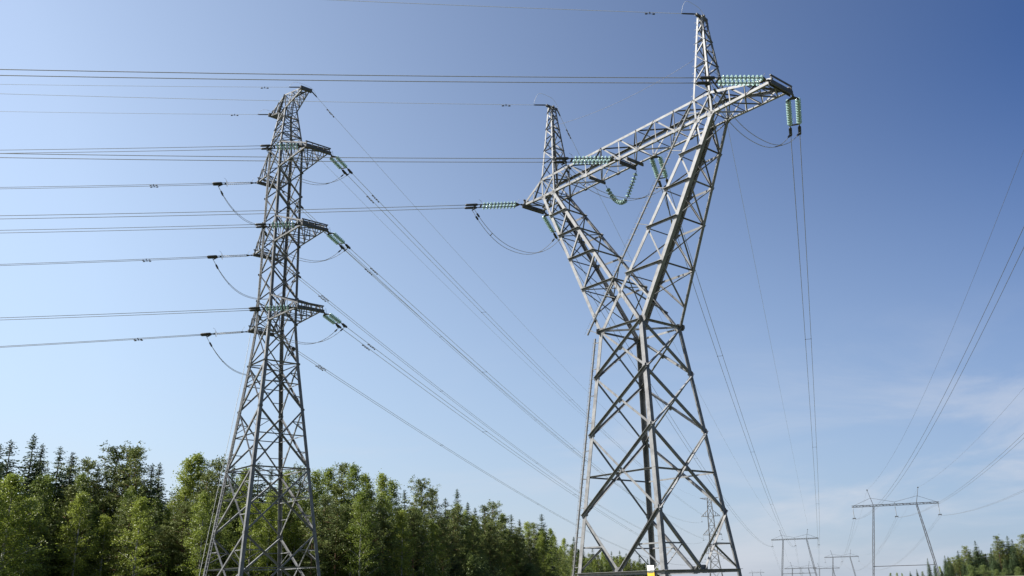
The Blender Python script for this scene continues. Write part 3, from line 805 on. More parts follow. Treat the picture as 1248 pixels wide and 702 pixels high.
GS1, GS2, GW1, GW2, GJ = "insulator strings of the Y pylon", "insulator strings of the double-circuit pylon", "twin conductors of the Y pylon", "twin conductors of the double-circuit pylon", "jumper loops at the pylons"
zt_, zb_ = D1["zt"], D1["zB"]
PL = {'R': W1(at, -gt-.15, zt_), 'M': W1(0, -gb-.1, zb_-.1), 'L': W1(-atl, -gt-.15, zt_)}
PA = {'R': W1(at, gt+.15, zt_-.1), 'M': W1(1.873, gb+.05, zb_+.3), 'L': W1(-atl, gt+.15, zt_-.1)}
PNAME = {'R': "the Y pylon's near crossarm tip", 'M': "the middle of the Y pylon's crossarm", 'L': "the Y pylon's far crossarm tip"}
SAG1 = {'R': 9.1, 'M': 8.5, 'L': 7.35}
JS = {'R': (2.35, 0.0), 'M': (2.0, 0.0), 'L': (2.6, 0.0)}
JMID = None
for k in "RML":
    j0 = left_pair(PL[k], "1"+k, ST1, PNAME[k], GS1, GW1)
    j1 = away_pair(PA[k], H2T[k], SAG1[k], ST1, PNAME[k], "far portal", GS1, GW1)
    o_ = jumper(j0, j1, JS[k][0], PNAME[k], GJ, JS[k][1])
    if k == 'M': JMID = (o_[0][0][15]+o_[1][0][15])/2
# glass strings steadying the middle jumper
def slack_string(p, q, sag, label, n):
    o = empty("insulator_string", p); tag(o, label, "insulator", "glass strings steadying the middle jumper")
    qs = np.linspace(0, 1, 40); pts = [p+(q-p)*t_-EZ*sag*4*t_*(1-t_)-p for t_ in qs]
    mb = MB(); mb.tube(pts, .022, 6); co = mb.build("string_core", M_DARK, o)
    for i in range(n):
        t_ = .10+.85*i/n; a = int(t_*39); x, y, z = frame_of(pts[a+1]-pts[a]); P = pts[a]
        link("glass_disc", DISC, co, Matrix(((x[0], y[0], z[0], P[0]), (x[1], y[1], z[1], P[1]), (x[2], y[2], z[2], P[2]), (0, 0, 0, 1))))
slack_string(W1(-3.3, gb+.05, zb_-.40), JMID, .75, "drooping glass insulator string between the crossarm's lower bracket and the middle jumper", 12)
slack_string(W1(0.0, gb+.05, zb_-.40), JMID, .05, "straight thin glass insulator string hanging down to the middle jumper", 8)

LV = {1: "top", 2: "middle", 3: "bottom"}
SAGN = {1: 5.4, 2: 6.9, 3: 7.4}; SAGF = {1: 9.0, 2: 9.3, 3: 8.7}
for lvl, ka, kb in ((1, '2a', '2b'), (2, '2c', '2d'), (3, '2e', '2f')):
    zb2 = D2["z%db" % lvl]-.07
    nmN, nmF = "slender pylon's right %s arm" % LV[lvl], "slender pylon's left %s arm" % LV[lvl]
    j0 = left_pair(W2(D2["L%d" % lvl], -1.3, zb2), ka, ST2, nmN, GS2, GW2, False, ())
    j1 = away_pair(W2(D2["L%d" % lvl], 1.3, zb2), T3T["N%d" % lvl], SAGN[lvl], ST2, nmN, "the distant pylon", GS2, GW2, False, (5.0, 5.9))
    jumper(j0, j1, 2.1, nmN, GJ)
    j0 = left_pair(W2(-D2["M%d" % lvl], -1.3, zb2), kb, STR, nmF, GS2, GW2, True, (5.6,))
    j1 = away_pair(W2(-D2["M%d" % lvl], 1.3, zb2), T3T["F%d" % lvl], SAGF[lvl], STR, nmF, "the distant pylon", GS2, GW2, True, (5.0, 5.9))
    jumper(j0, j1, 3.1, nmF, GJ)

# earth wires
GE = "earth wires along the pylon tops"
def earth_left(P, key, what, damp=(3.5,)):
    f_, d = left_curve(P, key)
    wire("earth_wire", [f_(q) for q in sarr(320)], .016, "single thin earth wire running left from %s" % what, "power line", GE, damp, True)
    return P+d*1.1
def earth_away(P, Q, sag, what, target, damp=(3.5, 4.3)):
    f_, d = span_curve(P, Q, sag)
    wire("earth_wire", [f_(q) for q in np.linspace(0, 1, 50)], .016, "single thin earth wire from %s away to %s" % (what, target), "power line", GE, damp, True)
    return P+d*1.1
def earth_loop(a, b, h, what):
    pts = [a+(b-a)*q+EZ*h*(1-(2*q-1)**4)+EZ*0 for q in np.linspace(0, 1, 17)]
    wire("earth_jumper", pts, .012, "thin looped earth jumper arching over %s" % what, "cable", "earth jumpers over the pylon tops")
zP = D1["zP"]+.05
for side, nm, kl, kt, sg_ in ((1, "the Y pylon's right peak", '1ER', 'ER', 1.43), (-1, "the Y pylon's left peak", '1EL', 'EL', 5.12)):
    a = earth_left(W1(side*D1["pa"], -.62, zP), kl, nm); b = earth_away(W1(side*D1["pa"], .62, zP), H2T[kt], sg_, nm, "far portal")
    earth_loop(a, b, 1.5, nm)
for a_, nm, kl, kt, sg_ in ((Lp, "the slender pylon's right top arm", '2EN', 'EN', 8.3), (-Mp, "the slender pylon's left top arm", '2EF', 'EF', 7.6)):
    a = earth_left(W2(a_, -gp-.2, zpt+.1), kl, nm, (3.4,)); b = earth_away(W2(a_, gp+.2, zpt+.1), T3T[kt], sg_, nm, "the distant pylon")
    earth_loop(a, b, .9, nm)
p, q = W1(D1["pa"]-.75, -.5, 35.6), W1(-D1["pa"]+.35, .1, 37.2)
wire("tie_cable", [p+(q-p)*t_-EZ*2.2*t_*(1-t_) for t_ in np.linspace(0, 1, 20)], .012, "thin slack cable strung between the two peaks of the Y pylon", "cable", None, (), False, M_WIRE_OLD)

# ------------------------------------------------------------------ portal towers in the distance
PV = unit(V(.957, -.29, 0)); LV_ = unit(V(.29, .957, 0))       # along the beam / along the line
def lattice_bar(mb, p, q, w, n, t, mi=0):
    """slim square lattice column from p to q"""
    x = unit(q-p); A = unit(PV-x*np.dot(PV, x)); B = np.cross(x, A); cs = [(-1, -1), (1, -1), (1, 1), (-1, 1)]
    P = lambda i, s_: p+(q-p)*s_+(A*cs[i][0]+B*cs[i][1])*w/2*(1-.35*abs(2*s_-1))
    for i in range(4):
        mb.tube([P(i, s_) for s_ in (0, .5, 1)], t, 4)
        j = (i+1) % 4
        for k in range(n): a, b_ = (i, j) if k % 2 else (j, i); mb.tube([P(a, k/n), P(b_, (k+1)/n)], t*.7, 3)
        for k in range(1, n): mb.tube([P(i, k/n), P(j, k/n)], t*.6, 3)
def portal(cx, cy, zbeam, hw, base, label, thick=1.0):
    """two splayed lattice legs, a beam, stays and earth posts; zbeam measured above the eye"""
    C = V(cx, cy, base); o = empty("portal_tower", C); tag(o, label, "pylon", "portal towers of the far lines")
    zb = zbeam+CAM_H-base; la = hw*.495; ztp = zb
    P = lambda a, z, l=0: PV*a+LV_*l+EZ*z
    for s_ in (-1, 1):
        foot = P(s_*(la+.142*zb), 0); top = P(s_*la, zb-.25)
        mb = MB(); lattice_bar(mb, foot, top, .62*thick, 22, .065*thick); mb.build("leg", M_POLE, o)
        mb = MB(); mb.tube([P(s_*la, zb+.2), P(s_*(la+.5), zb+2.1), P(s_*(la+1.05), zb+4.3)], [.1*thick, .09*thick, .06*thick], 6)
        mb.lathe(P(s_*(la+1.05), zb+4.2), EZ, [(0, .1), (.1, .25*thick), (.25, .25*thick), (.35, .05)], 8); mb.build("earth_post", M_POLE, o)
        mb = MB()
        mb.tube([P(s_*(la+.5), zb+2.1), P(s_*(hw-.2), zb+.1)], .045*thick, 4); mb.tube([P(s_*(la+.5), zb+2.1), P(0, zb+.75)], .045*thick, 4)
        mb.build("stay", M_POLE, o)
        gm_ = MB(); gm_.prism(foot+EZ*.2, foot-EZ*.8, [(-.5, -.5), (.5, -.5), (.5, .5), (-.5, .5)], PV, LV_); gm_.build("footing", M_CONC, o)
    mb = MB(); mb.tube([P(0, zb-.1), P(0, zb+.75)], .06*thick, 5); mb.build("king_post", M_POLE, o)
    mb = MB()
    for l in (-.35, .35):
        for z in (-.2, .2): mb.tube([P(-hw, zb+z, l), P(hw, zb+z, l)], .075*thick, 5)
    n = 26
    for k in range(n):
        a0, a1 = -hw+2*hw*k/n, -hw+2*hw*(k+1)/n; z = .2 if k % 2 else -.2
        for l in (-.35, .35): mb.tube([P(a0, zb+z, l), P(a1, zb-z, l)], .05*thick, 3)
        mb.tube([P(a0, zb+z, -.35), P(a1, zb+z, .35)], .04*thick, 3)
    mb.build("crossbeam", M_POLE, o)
    zr = zb*.205
    if True:
        mb = MB(); la2 = la+.142*(zb-zr); mb.tube([P(-la2, zr), P(la2, zr)], .11*thick, 6); mb.build("tie_bar", M_POLE, o)
    return o, (lambda a, z: C+P(a, z+zb))
sm = MB(); sm.tube([V(0, 0, 0), V(0, 0, -2.9)], .05, 6)
for i in range(16): sm.lathe(V(0, 0, -.3-i*.15), V(0, 0, -1), [(0, .05), (.05, .14), (.08, .05)], 8)
SUSP = sm.mesh("insulator_stack", M_ROD, True)
rg = MB(); rg.tube([V(.42*math.cos(q), .42*math.sin(q), -2.9) for q in np.linspace(0, 2*math.pi, 13)], .05, 5); rg.box(V(-.4, 0, -3.0), V(.4, 0, -3.0), .12, .16)
for s_ in (-1, 1): rg.tube([V(.4*s_, 0, -3.0), V(.4*s_, 0, -3.25)], .06, 5)
RING = rg.mesh("grading_ring", M_POLE)
def suspension(P, label, group):
    o = empty("insulator_string", P); o.rotation_euler = (0, 0, math.atan2(PV[1], PV[0])); tag(o, label, "insulator", group)
    link("insulator_stack", SUSP, o); link("grading_ring", RING, o)
GI = "suspension strings of the portal towers"
hang = {}
for key, (cx, cy, zb, hw, nm, th_) in {
        'H1': (105.44, 257.8, 18.81, 11.4, "largest portal tower with splayed legs, right of the Y pylon beyond the clearing", .85),
        'H2': (138.55, 468.1, 18.73, 11.45, "mid-sized portal tower directly under the Y pylon's away-going wires", 1.15),
        'H3': (226.9, 660.7, 13.44, 11.5, "smaller portal tower between the two bigger portal towers", 1.2)}.items():
    _, Pf = portal(cx, cy, zb, hw, float(terrain(cx, cy)), nm, th_)
    short = {'H1': "largest portal tower", 'H2': "mid-sized portal tower", 'H3': "smaller middle portal tower"}[key]
    for a, w in ((-hw+.25, "left"), (0, "centre"), (hw-.25, "right")):
        suspension(Pf(a, -.25), "thin %s suspension string under the beam of the %s" % (w, short), GI)
    hang[key] = {k: Pf(a, z) for k, a, z in (('L', -hw+.25, -3.5), ('M', 0, -3.5), ('R', hw-.25, -3.5), ('EL', -hw*.495-1.05, 4.35), ('ER', hw*.495+1.05, 4.35))}
for cx, cy, zb, nm in ((208.4, 698.7, 7.0, "tiny portal tower showing between the legs of the mid-sized portal tower"), (273.8, 840.8, 7.67, "tiny portal tower half hidden behind the smaller middle portal tower"),
                       (356.6, 1420, 9.6, "faintest portal tower low on the horizon beside the Y pylon's right foot")):
    portal(cx, cy, zb, 11.5, float(terrain(cx, cy)), nm, 1.25)

# wires of the portal lines
GP = "conductors of the portal line"
WN = {'L': "left", 'M': "centre", 'R': "right", 'EL': "left earth", 'ER': "right earth"}
back = -V(math.sin(.29254), math.cos(.29254), 0)
for k in WN:
    A = hang['H1'][k]; sl, kq = (-.05574, .000345) if k[0] != 'E' else (-.02808, .00031)
    twins = (-.28, .28) if k[0] != 'E' else (0,)
    for t_ in twins:
        nmw = ("%s %s wire" % ("left" if t_ < 0 else "right", "of the twin") if t_ else "single wire")
        wire("conductor_wire" if t_ else "earth_wire", [A+PV*t_+back*q+EZ*(sl*q+kq*q*q) for q in sarr(330, 50)], .018 if t_ else .014,
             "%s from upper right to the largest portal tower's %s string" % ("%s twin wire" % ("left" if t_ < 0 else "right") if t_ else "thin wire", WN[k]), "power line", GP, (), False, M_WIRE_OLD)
        B = hang['H3'][k]
        wire("conductor_wire" if t_ else "earth_wire", [A+PV*t_+(B-A)*q-EZ*4*9.5*q*(1-q) for q in np.linspace(0, 1, 40)], .019 if t_ else .014,
             "faint %s between the largest and smaller portal towers' %s strings" % ("%s twin wire" % ("left" if t_ < 0 else "right") if t_ else "thin wire", WN[k]), "power line", GP, (), False, M_WIRE_OLD)
    A = hang['H2'][k]; B = A+LV_*360+EZ*-9
    for t_ in twins:
        wire("conductor_wire" if t_ else "earth_wire", [A+PV*t_+(B-A)*q-EZ*4*8.5*q*(1-q) for q in np.linspace(0, 1, 40)], .019 if t_ else .014,
             "faint %s running on behind the mid-sized portal tower's %s string" % ("%s twin wire" % ("left" if t_ < 0 else "right") if t_ else "thin wire", WN[k]), "power line", GP, (), False, M_WIRE_OLD)

# ------------------------------------------------------------------ distant double-circuit lattice pylons
def far_lattice(C, ztop, label, sc=1.0):
    base = float(terrain(C[0], C[1])); o = empty("lattice_pylon", V(C[0], C[1], base)); tag(o, label, "pylon", "lattice pylons")
    a_, b_ = unit(V(.96, -.28, 0)), unit(V(.28, .96, 0)); H = ztop+CAM_H-base
    P = lambda a, b, z: a_*a+b_*b+EZ*z
    za = [H-10.4, H-20.8, H-31.2]
    hw = lambda z: float(np.interp(z, [0, max(H-34, 4), H-10, H], [4.2, 2.1, 1.6, 1.0]))
    lv_ = [0]+list(np.linspace(max(H-40, 3), H-31.2, 3))+[H-26, H-20.8, H-15.6, H-10.4, H-5, H]
    lv_ = sorted(z for z in lv_ if z >= 0)
    for sa in (-1, 1):
        for sb in (-1, 1):
            mb = MB(); mb.tube([P(sa*hw(z), sb*hw(z), z) for z in lv_], .14*sc, 4); mb.build("leg", M_STEEL_OLD, o)
    mb = MB(); cs = [(-1, -1), (1, -1), (1, 1), (-1, 1)]
    for i in range(4):
        j = (i+1) % 4
        for z0, z1_ in zip(lv_[:-1], lv_[1:]):
            q = max(1, int(round((z1_-z0)/(2.3*hw(z0))))); zz_ = np.linspace(z0, z1_, q+1)
            for u0, u1 in zip(zz_[:-1], zz_[1:]):
                c_ = lambda k, z: P(cs[k][0]*hw(z), cs[k][1]*hw(z), z)
                mb.tube([c_(i, u0), c_(j, u1)], .075*sc, 3); mb.tube([c_(j, u0), c_(i, u1)], .075*sc, 3); mb.tube([c_(i, u1), c_(j, u1)], .06*sc, 3)
    mb.build("body_lacing", M_STEEL_OLD, o)
    tips = {}
    for n_, z in enumerate([H]+za):
        for s_ in (-1, 1):
            l = 5.3; mb = MB(); h = hw(z); up_ = 3.4 if n_ else -1.2
            for sb in (-1, 1):
                mb.tube([P(s_*h, sb*h, z), P(s_*l, sb*.3, z)], .09*sc, 4); mb.tube([P(s_*hw(z+up_) if n_ else s_*h, sb*h, z+up_), P(s_*l, sb*.3, z+.05)], .08*sc, 4)
                for q in (.33, .66): mb.tube([P(s_*(h+(l-h)*q), sb*(h+(.3-h)*q), z), P(s_*(h+(l-h)*q), sb*(h+(.3-h)*q), z+up_*(1-q))], .05*sc, 3)
            mb.build("crossarm", M_STEEL_OLD, o); tips[n_, s_] = V(C[0], C[1], base)+P(s_*l, 0, z)
    return tips
tips = far_lattice((111.6, 536.0), 46.0, "distant double-circuit lattice pylon seen through the Y pylon's right leg", 1.5)
for n_ in (1, 2, 3):
    for s_ in (-1, 1):
        suspension(tips[n_, s_], "tiny hanging string at the %s %s arm of the distant lattice pylon" % ("left" if s_ < 0 else "right", LV[n_]), "strings of the distant lattice pylon")
far_lattice((533.5, 1786.0), 18.7, "very distant lattice pylon, a speck under the mid-sized portal tower", 1.3)

# ------------------------------------------------------------------ forest
def diamonds(P, Dv, Wv):
    """leaf faces: base point, length vector, half-width vector"""
    n = len(P); v = np.empty((n, 4, 3)); v[:, 0] = P; v[:, 1] = P+Dv*.5+Wv; v[:, 2] = P+Dv; v[:, 3] = P+Dv*.5-Wv
    return v.reshape(-1, 3)
def leaf_mesh(name, quads, m):
    n = len(quads)//4; me = bpy.data.meshes.new(name)
    me.vertices.add(n*4); me.vertices.foreach_set("co", quads.astype(np.float32).ravel())
    me.loops.add(n*4); me.loops.foreach_set("vertex_index", np.arange(n*4, dtype=np.int32))
    me.polygons.add(n); me.polygons.foreach_set("loop_start", np.arange(0, n*4, 4, dtype=np.int32)); me.polygons.foreach_set("loop_total", np.full(n, 4, dtype=np.int32))
    me.materials.append(m); me.update(calc_edges=True); return me
def rdir(n):
    d = rng.normal(size=(n, 3)); return d/np.linalg.norm(d, axis=1)[:, None]
def trunk_mesh(h, r, m, limbs, lean=0.0):
    mb = MB(); n = 9
    pts = [V(lean*math.sin(3.1*i/n)*.5, lean*(i/n)**2, -.3+(h*.97+.3)*i/n) for i in range(n+1)]
    mb.tube(pts, [r*(1-.93*(i/n)**.9)+.012 for i in range(n+1)], 7)
    for p, q, rr_ in limbs: mb.tube([p, (p+q)/2+V(0, 0, .12*np.linalg.norm(q-p)*.3), q], [rr_, rr_*.7, rr_*.3], 4)
    return mb.mesh("trunk", m, True)

def make_spruce(h, dens=1.0, width=.17):
    P, D, W = [], [], []; limbs = []
    nz_ = int(62*dens)
    for i in range(nz_):
        z = h*(.04+.955*(i/nz_)**.94)*(1+rng.normal()*.006); q = z/h
        L = h*width*(1-q)**.76*(1.0 if q > .12 else .75)*rng.uniform(.82, 1.12)+.13
        nb = 6 if q > .85 else 8
        ph = rng.uniform(0, 6.28)
        for k in range(nb):
            l = L*rng.uniform(.55, 1.16)
            if rng.random() < .06: continue
            a = ph+6.283*k/nb+rng.normal()*.2; u = V(math.cos(a), math.sin(a), 0); s_ = V(-math.sin(a), math.cos(a), 0)
            droop = -.26-.26*(1-q)+rng.normal()*.10
            if q > .9: droop = .35
            if l > .9 and rng.random() < .3: limbs.append((V(0, 0, z), u*l*.8+V(0, 0, z+droop*l*.7), .025+.01*l))
            m_ = max(3, int(l/.24))
            for j in range(m_):
                t_ = (j+.5)/m_; c_ = u*l*t_+V(0, 0, z+droop*l*t_+.2*l*t_*t_)+rng.normal(size=3)*.05
                for sg_ in (-1, 1):
                    d = u*.6+s_*sg_*rng.uniform(.45, 1.0)+V(0, 0, rng.uniform(-.75, .1)); d = unit(d)*rng.uniform(.34, .62)*(1.1-.4*t_)*(.6+.4*min(1, l/1.4))*(1-.5*max(0, (q-.75)/.25))
                    w = unit(np.cross(d, V(0, 0, 1)+rng.normal(size=3)*.8))*rng.uniform(.06, .13)*(.6+.4*min(1, l/1.4))*(1-.45*max(0, (q-.75)/.25))
                    P.append(c_); D.append(d); W.append(w)
    for i in range(46):
        z = h*(.90+.10*i/46); d = unit(V(*rng.normal(size=2), .9))*(.42-.24*i/46); P.append(V(0, 0, z)); D.append(d); W.append(unit(np.cross(d, rdir(1)[0]))*.05)
    return leaf_mesh("crown", diamonds(np.array(P), np.array(D), np.array(W)), M_SPRUCE), trunk_mesh(h, .012*h, M_BARK, limbs)

def make_pine(h, start=.30, width=.17):
    P, D, W = [], [], []; limbs = []
    nb = 100
    for i in range(nb):
        q = start+(1-start)*((i+.5)/nb)**.92; z = h*q
        prof = math.sin(min(1, (1-q)/(1-start)*1.2+.10)*math.pi*.55)
        l = h*width*prof*rng.uniform(.45, 1.2)+.25
        a = i*2.4+rng.normal()*.4; u = V(math.cos(a), math.sin(a), 0)
        rise = rng.uniform(.05, .6)+(.6 if q > .9 else 0)
        p0, p1 = V(0, 0, z), u*l+V(0, 0, z+rise*l)
        if i % 2: limbs.append((p0, p1, .02+.01*l))
        nt_ = max(4, int(l*3.4))
        for j in range(nt_):
            t_ = rng.uniform(.22, 1.06); cpt = p0+(p1-p0)*t_+rng.normal(size=3)*V(.34, .34, .22)
            n = 13; d = rdir(n); d[:, 2] = np.abs(d[:, 2])*.9+.02; d *= rng.uniform(.22, .44, n)[:, None]
            w = np.cross(d, rdir(n)); w = w/np.linalg.norm(w, axis=1)[:, None]*rng.uniform(.035, .07, n)[:, None]
            P += list(cpt+rng.normal(size=(n, 3))*.13); D += list(d); W += list(w)
    for i in range(5):
        cpt = V(*(rng.normal(size=2)*.12), h*(.95+.05*i/5)); n = 16; d = rdir(n)*.32; d[:, 2] = np.abs(d[:, 2]); w = np.cross(d, rdir(n)); w = w/np.linalg.norm(w, axis=1)[:, None]*.05
        P += list(cpt+rng.normal(size=(n, 3))*.08); D += list(d); W += list(w)
    return leaf_mesh("crown", diamonds(np.array(P), np.array(D), np.array(W)), M_PINE), trunk_mesh(h, .012*h, M_PINEBARK, limbs, .15)

def make_leafy(h, m, bark, start=.16, width=.20, leaf=.2, nlimb=34, per=9, top=.9):
    P, D, W = [], [], []; limbs = []
    for i in range(nlimb):
        q = start+(1-start)*.99*((i+.5)/nlimb); z = h*q
        x_ = (q-start)/(1-start); prof = (math.sin(math.pi*min(1, .16+.84*x_)**.85)**.7)*(1-.30*x_)
        l = h*width*max(.10, prof)*rng.uniform(.55, 1.25)
        a = i*2.4+rng.normal()*.5; u = V(math.cos(a), math.sin(a), 0); rise = rng.uniform(.3, .95)
        zb_ = z-rise*l*.75
        p0 = V(0, 0, max(zb_, .3)); p1 = u*l+V(0, 0, max(zb_, .3)+rise*l)
        limbs.append((p0, p1, .014+.010*l))
        for j in range(per):
            t_ = rng.uniform(.2, 1.08); cpt = p0+(p1-p0)*t_+rng.normal(size=3)*V(.24, .24, .22)*(.5+l*.28)
            n = int(rng.integers(18, 34)); sp = rng.uniform(.16, .42)
            off = rng.normal(size=(n, 3))*sp*V(1, 1, .75); off[:, 2] -= np.abs(off[:, 0])*.35
            d = rdir(n); d[:, 2] -= .45; d = d/np.linalg.norm(d, axis=1)[:, None]*rng.uniform(leaf*.65, leaf*1.25, n)[:, None]
            w = np.cross(d, rdir(n)); w = w/np.linalg.norm(w, axis=1)[:, None]*rng.uniform(leaf*.24, leaf*.4, n)[:, None]
            P += list(cpt+off); D += list(d); W += list(w)
    for i in range(8):                                       # leader shoots
        cpt = V(*(rng.normal(size=2)*.22), h*(.90+.10*i/8)); n = 22; d = rdir(n)*leaf; w = np.cross(d, rdir(n)); w = w/np.linalg.norm(w, axis=1)[:, None]*leaf*.3
        P += list(cpt+rng.normal(size=(n, 3))*.2); D += list(d); W += list(w)
    return leaf_mesh("crown", diamonds(np.array(P), np.array(D), np.array(W)), m), trunk_mesh(h*.97, .010*h, bark, limbs, .2)

BASE_H = 18.0
KIND = {
    "spruce": [make_spruce(BASE_H, 1.05, w) for w in (.18, .20, .165, .22)],
    "pine": [make_pine(BASE_H, s_, w) for s_, w in ((.22, .15), (.30, .17), (.16, .14), (.36, .18))],
    "birch": [make_leafy(BASE_H, M_BIRCH, M_BIRCHBARK, s_, w, .21, n_, 10) for s_, w, n_ in ((.12, .17, 36), (.16, .20, 34), (.10, .15, 40), (.14, .185, 36))],
    "alder": [make_leafy(BASE_H, M_ALDER, M_BARK, s_, w, .22, n_, 10) for s_, w, n_ in ((.08, .20, 36), (.10, .23, 36), (.06, .18, 40))],
    "bush": [make_leafy(5.0, M_BUSH, M_BARK, .02, w, .17, n_, 9) for w, n_ in ((.42, 20), (.5, 20), (.36, 24))],
}
LOOK = {"spruce": "dark spruce", "pine": "olive pine", "birch": "bright birch", "alder": "green alder", "bush": "low leafy bush"}
OBJ = {"spruce": "spruce_tree", "pine": "pine_tree", "birch": "birch_tree", "alder": "alder_tree", "bush": "leafy_bush"}
planted = []
def plant(u, v, Y, kind, row, wscale=1.0):
    """a tree whose top is seen at photo pixel (u, v) when it stands at distance Y"""
    x_, y_ = (u-624)/1089.714, (351-v)/1089.714
    d = fwd+right*x_+up*y_; X, Z = d[0]*Y/d[1], d[2]*Y/d[1]+CAM_H
    b_ = float(terrain(X, Y)); h = Z-b_
    if h < 1.2: return
    planted.append((u, v, X, Y, b_, h, kind, row, wscale))

EDGE_U = [-70, 0, 60, 140, 230, 430, 515, 600, 660, 690, 780, 900]
EDGE_Y = [104, 112, 128, 133, 138, 152, 182, 236, 272, 440, 640, 800]
SKY_U = [-70, 0, 14, 28, 42, 60, 75, 90, 108, 125, 142, 153, 164, 190, 206, 220, 231, 243, 255, 267, 290, 316, 345, 366, 400, 430, 465, 482, 493, 513, 530, 557, 570, 580, 601, 612, 623, 642, 660, 672, 687, 699, 710, 722, 755, 789, 820, 900]
SKY_V = [528, 541, 536, 552, 529, 552, 544, 551, 566, 568, 551, 563, 551, 568, 582, 574, 559, 552, 566, 567, 566, 564, 573, 573, 570, 567, 577, 592, 598, 590, 606, 597, 613, 619, 616, 626, 627, 636, 627, 648, 657, 655, 668, 667, 671, 681, 691, 697]
edgeY = lambda u: float(np.interp(u, EDGE_U, EDGE_Y)); skyV = lambda u: float(np.interp(u, SKY_U, SKY_V))
# trees that make the skyline
for u, v, k in ((1, 541, "spruce"), (14, 536, "spruce"), (42, 529, "spruce"), (52, 541, "spruce"), (74, 544, "spruce"), (89, 551, "spruce"), (108, 565, "pine"), (120, 566, "spruce"), (142, 551, "pine"), (160, 553, "pine"), (168, 552, "pine"), (186, 565, "spruce"),
                (195, 564, "spruce"), (231, 559, "birch"), (243, 552, "birch"), (267, 566, "pine"), (285, 566, "spruce"), (300, 570, "birch"), (316, 563, "spruce"), (331, 570, "spruce"), (350, 574, "birch"), (366, 574, "pine"), (386, 573, "birch"), (402, 571, "birch"), (418, 570, "pine"), (431, 567, "birch"),
                (446, 577, "birch"), (466, 577, "birch"), (478, 585, "alder"), (493, 597, "spruce"), (513, 589, "pine"), (526, 600, "pine"), (543, 607, "spruce"), (557, 596, "spruce"), (570, 612, "spruce"), (579, 619, "spruce"), (590, 620, "pine"), (601, 616, "pine"), (612, 626, "birch"), (623, 627, "spruce"),
                (633, 633, "spruce"), (642, 636, "birch"), (650, 640, "pine"), (660, 626, "spruce"), (675, 652, "birch"), (687, 656, "birch"), (699, 654, "spruce"), (710, 664, "spruce"), (722, 667, "spruce"), (734, 672, "birch"), (745, 672, "spruce"), (755, 671, "spruce"), (763, 674, "spruce"), (779, 675, "spruce"), (789, 681, "spruce"), (800, 686, "spruce"), (812, 691, "pine")):
    plant(u, v, edgeY(u)+rng.uniform(9, 16), k, "skyline", 1.25 if k == "spruce" else 1.1)
u = -68.0
while u < 800:
    Y = edgeY(u); step = 1089.714/Y
    # back filler just under the skyline
    plant(u+rng.uniform(-.5, .5)*step*2, skyV(u)+rng.uniform(20, 38)*140/Y+3, Y+rng.uniform(18, 30), rng.choice(["spruce", "pine", "birch", "pine"]), "back")
    plant(u+step*2+rng.uniform(-.5, .5)*step*2, skyV(u)+rng.uniform(26, 56)*140/Y, Y+rng.uniform(6, 10), rng.choice(["pine", "birch", "pine", "alder"]), "second")
    u += step*2.2
u = -66.0
while u < 800:
    Y = edgeY(u); step = 1089.714/Y; H_ = 735-.029*u-skyV(u)
    k = rng.choice(["birch", "alder", "pine", "birch", "pine"]) if u < 520 else rng.choice(["birch", "pine", "spruce", "alder"])
    plant(u+rng.uniform(-1, 1)*step, skyV(u)+H_*rng.uniform(.20, .46), Y+rng.uniform(-1, 4), k, "front", rng.uniform(1.1, 1.4))
    if u < 700: plant(u+step*1.3, skyV(u)+H_*rng.uniform(.55, .74), Y+rng.uniform(2, 9), rng.choice(["alder", "spruce", "alder"]), "low", rng.uniform(1.3, 1.7))
    u += step*2.7
plant(16, 578, edgeY(16)-6, "birch", "front", 1.7); plant(-8, 584, edgeY(0)-5, "birch", "front", 1.5); plant(172, 606, edgeY(172)-6, "birch", "front", 1.5)
for u, v in ((40, 606), (100, 600), (250, 600), (440, 600), (490, 622)):   # the sunlit leafy ones at the edge
    plant(u, v, edgeY(u)-4, "birch", "front", 1.25)
for u, v in ((575, 678), (588, 682), (684, 690), (700, 688), (716, 692), (742, 690), (645, 688)):
    plant(u, v, edgeY(u)-9, "bush", "front", 1.2)
# forest on the right beyond the portal line
for u, v, k in ((1085, 698, "birch"), (1093, 698, "birch"), (1099, 698.5, "birch"), (1109, 696, "spruce"), (1117, 693.5, "spruce"), (1124, 697, "pine"), (1130, 680, "spruce"), (1138, 685, "spruce"), (1145, 690, "birch")):
    plant(u, v, 640+rng.uniform(-20, 20), k, "skyline")
for u, v, k in ((1151, 677, "spruce"), (1155, 678, "spruce"), (1161, 680, "pine"), (1167, 671, "spruce"), (1172, 677, "spruce"), (1176, 667, "pine"), (1181, 672, "spruce"), (1188, 659, "spruce"), (1195, 674, "spruce"), (1201, 676, "pine"), (1207, 671, "spruce"), (1214, 655, "pine"), (1220, 661, "pine"), (1227, 653, "spruce"), (1233, 657, "spruce"), (1239, 664, "pine"), (1246, 653, "pine"), (1254, 656, "spruce"), (1262, 650, "pine"), (1272, 652, "spruce"), (1284, 648, "pine")):
    plant(u, v, 520+rng.uniform(-12, 12), k, "skyline", 1.35)
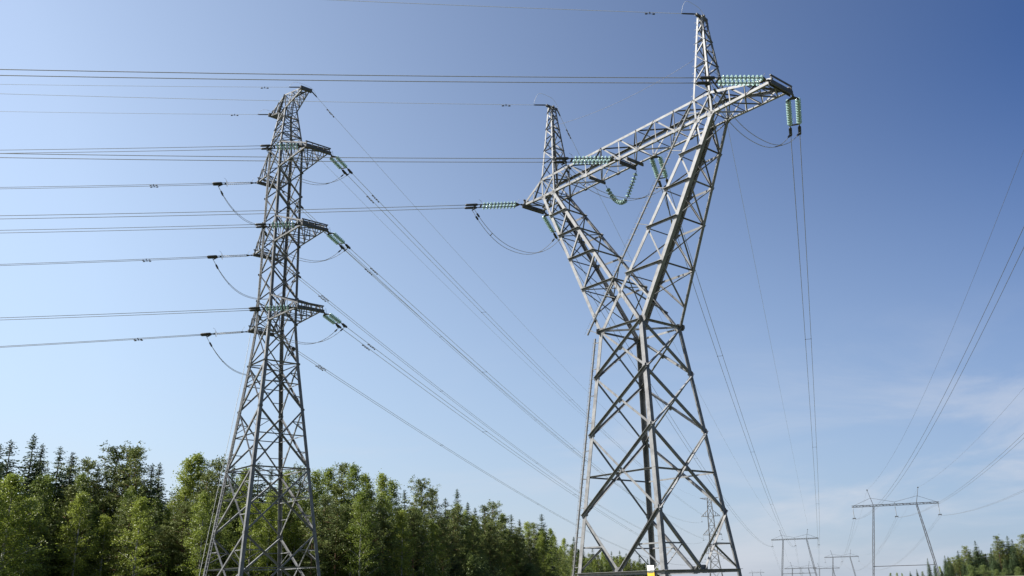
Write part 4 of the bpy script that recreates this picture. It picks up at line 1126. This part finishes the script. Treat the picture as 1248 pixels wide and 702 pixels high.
for u in np.arange(1150, 1300, 4.5):
    plant(u+rng.uniform(-2, 2), float(np.interp(u, [1150, 1168, 1190, 1215, 1250], [682, 677, 670, 665, 660]))+rng.uniform(0, 9), 545+rng.uniform(-12, 14), rng.choice(["spruce", "spruce", "spruce", "pine"]), "back", 1.5)
for u in np.arange(1146, 1300, 7.0):
    plant(u+rng.uniform(-2, 2), float(np.interp(u, [1146, 1190, 1250], [687, 680, 672]))+rng.uniform(-2, 7), 505+rng.uniform(-5, 8), rng.choice(["spruce", "spruce", "spruce", "pine"]), "front", 1.5)
for u, v in ((1182, 689), (1198, 689), (1214, 694), (1224, 693), (1240, 691)):
    plant(u, v, 470+rng.uniform(-6, 6), "bush", "front", 1.3)

def region(u):
    if u < 120: return "at left edge"
    if u < 250: return "left of slender pylon"
    if u < 392: return "behind slender pylon"
    if u < 540: return "right of slender pylon"
    if u < 700: return "left of Y pylon"
    if u < 900: return "through Y pylon's legs"
    if u < 1142: return "under largest portal"
    return "at right edge"
ROWN = {"skyline": "on the skyline", "back": "below the skyline", "second": "in the middle row", "front": "in the front row", "low": "low among trunks"}
bins = {}
for p in planted: bins.setdefault((p[6], p[7], region(p[0])), []).append(p)
cycle = {}
for (k, row, reg), lst in bins.items():
    lst.sort(key=lambda p: p[0])
    for i, (u, v, X, Y, b_, h, _, _, ws) in enumerate(lst):
        var = cycle.get(k, 0); cycle[k] = var+1
        crown_me, trunk_me = KIND[k][(var*7+var//3) % len(KIND[k])]
        ref = BASE_H if k != "bush" else 5.0
        o = empty(OBJ[k], V(X, Y, b_)); sc = h/ref
        o.rotation_euler = (0, 0, rng.uniform(0, 6.28)); wsx = sc*ws*(1.0 if sc > .8 else min(1.5, .8/sc)**.5)
        o.scale = (wsx, wsx, sc)
        if len(lst) == 1: lab = "only %s %s, %s" % (LOOK[k], ROWN[row], reg)
        else: lab = "%s %s from the left %s, %s" % (ORD[i], LOOK[k], ROWN[row], reg)
        tag(o, lab, "bush" if k == "bush" else "tree", {"bush": "leafy bushes along the forest edge"}.get(k, "%s trees of the forest" % k))
        link("crown", crown_me, o); link("trunk", trunk_me, o)
print("trees", len(planted), {k: sum(p[6] == k for p in planted) for k in KIND})
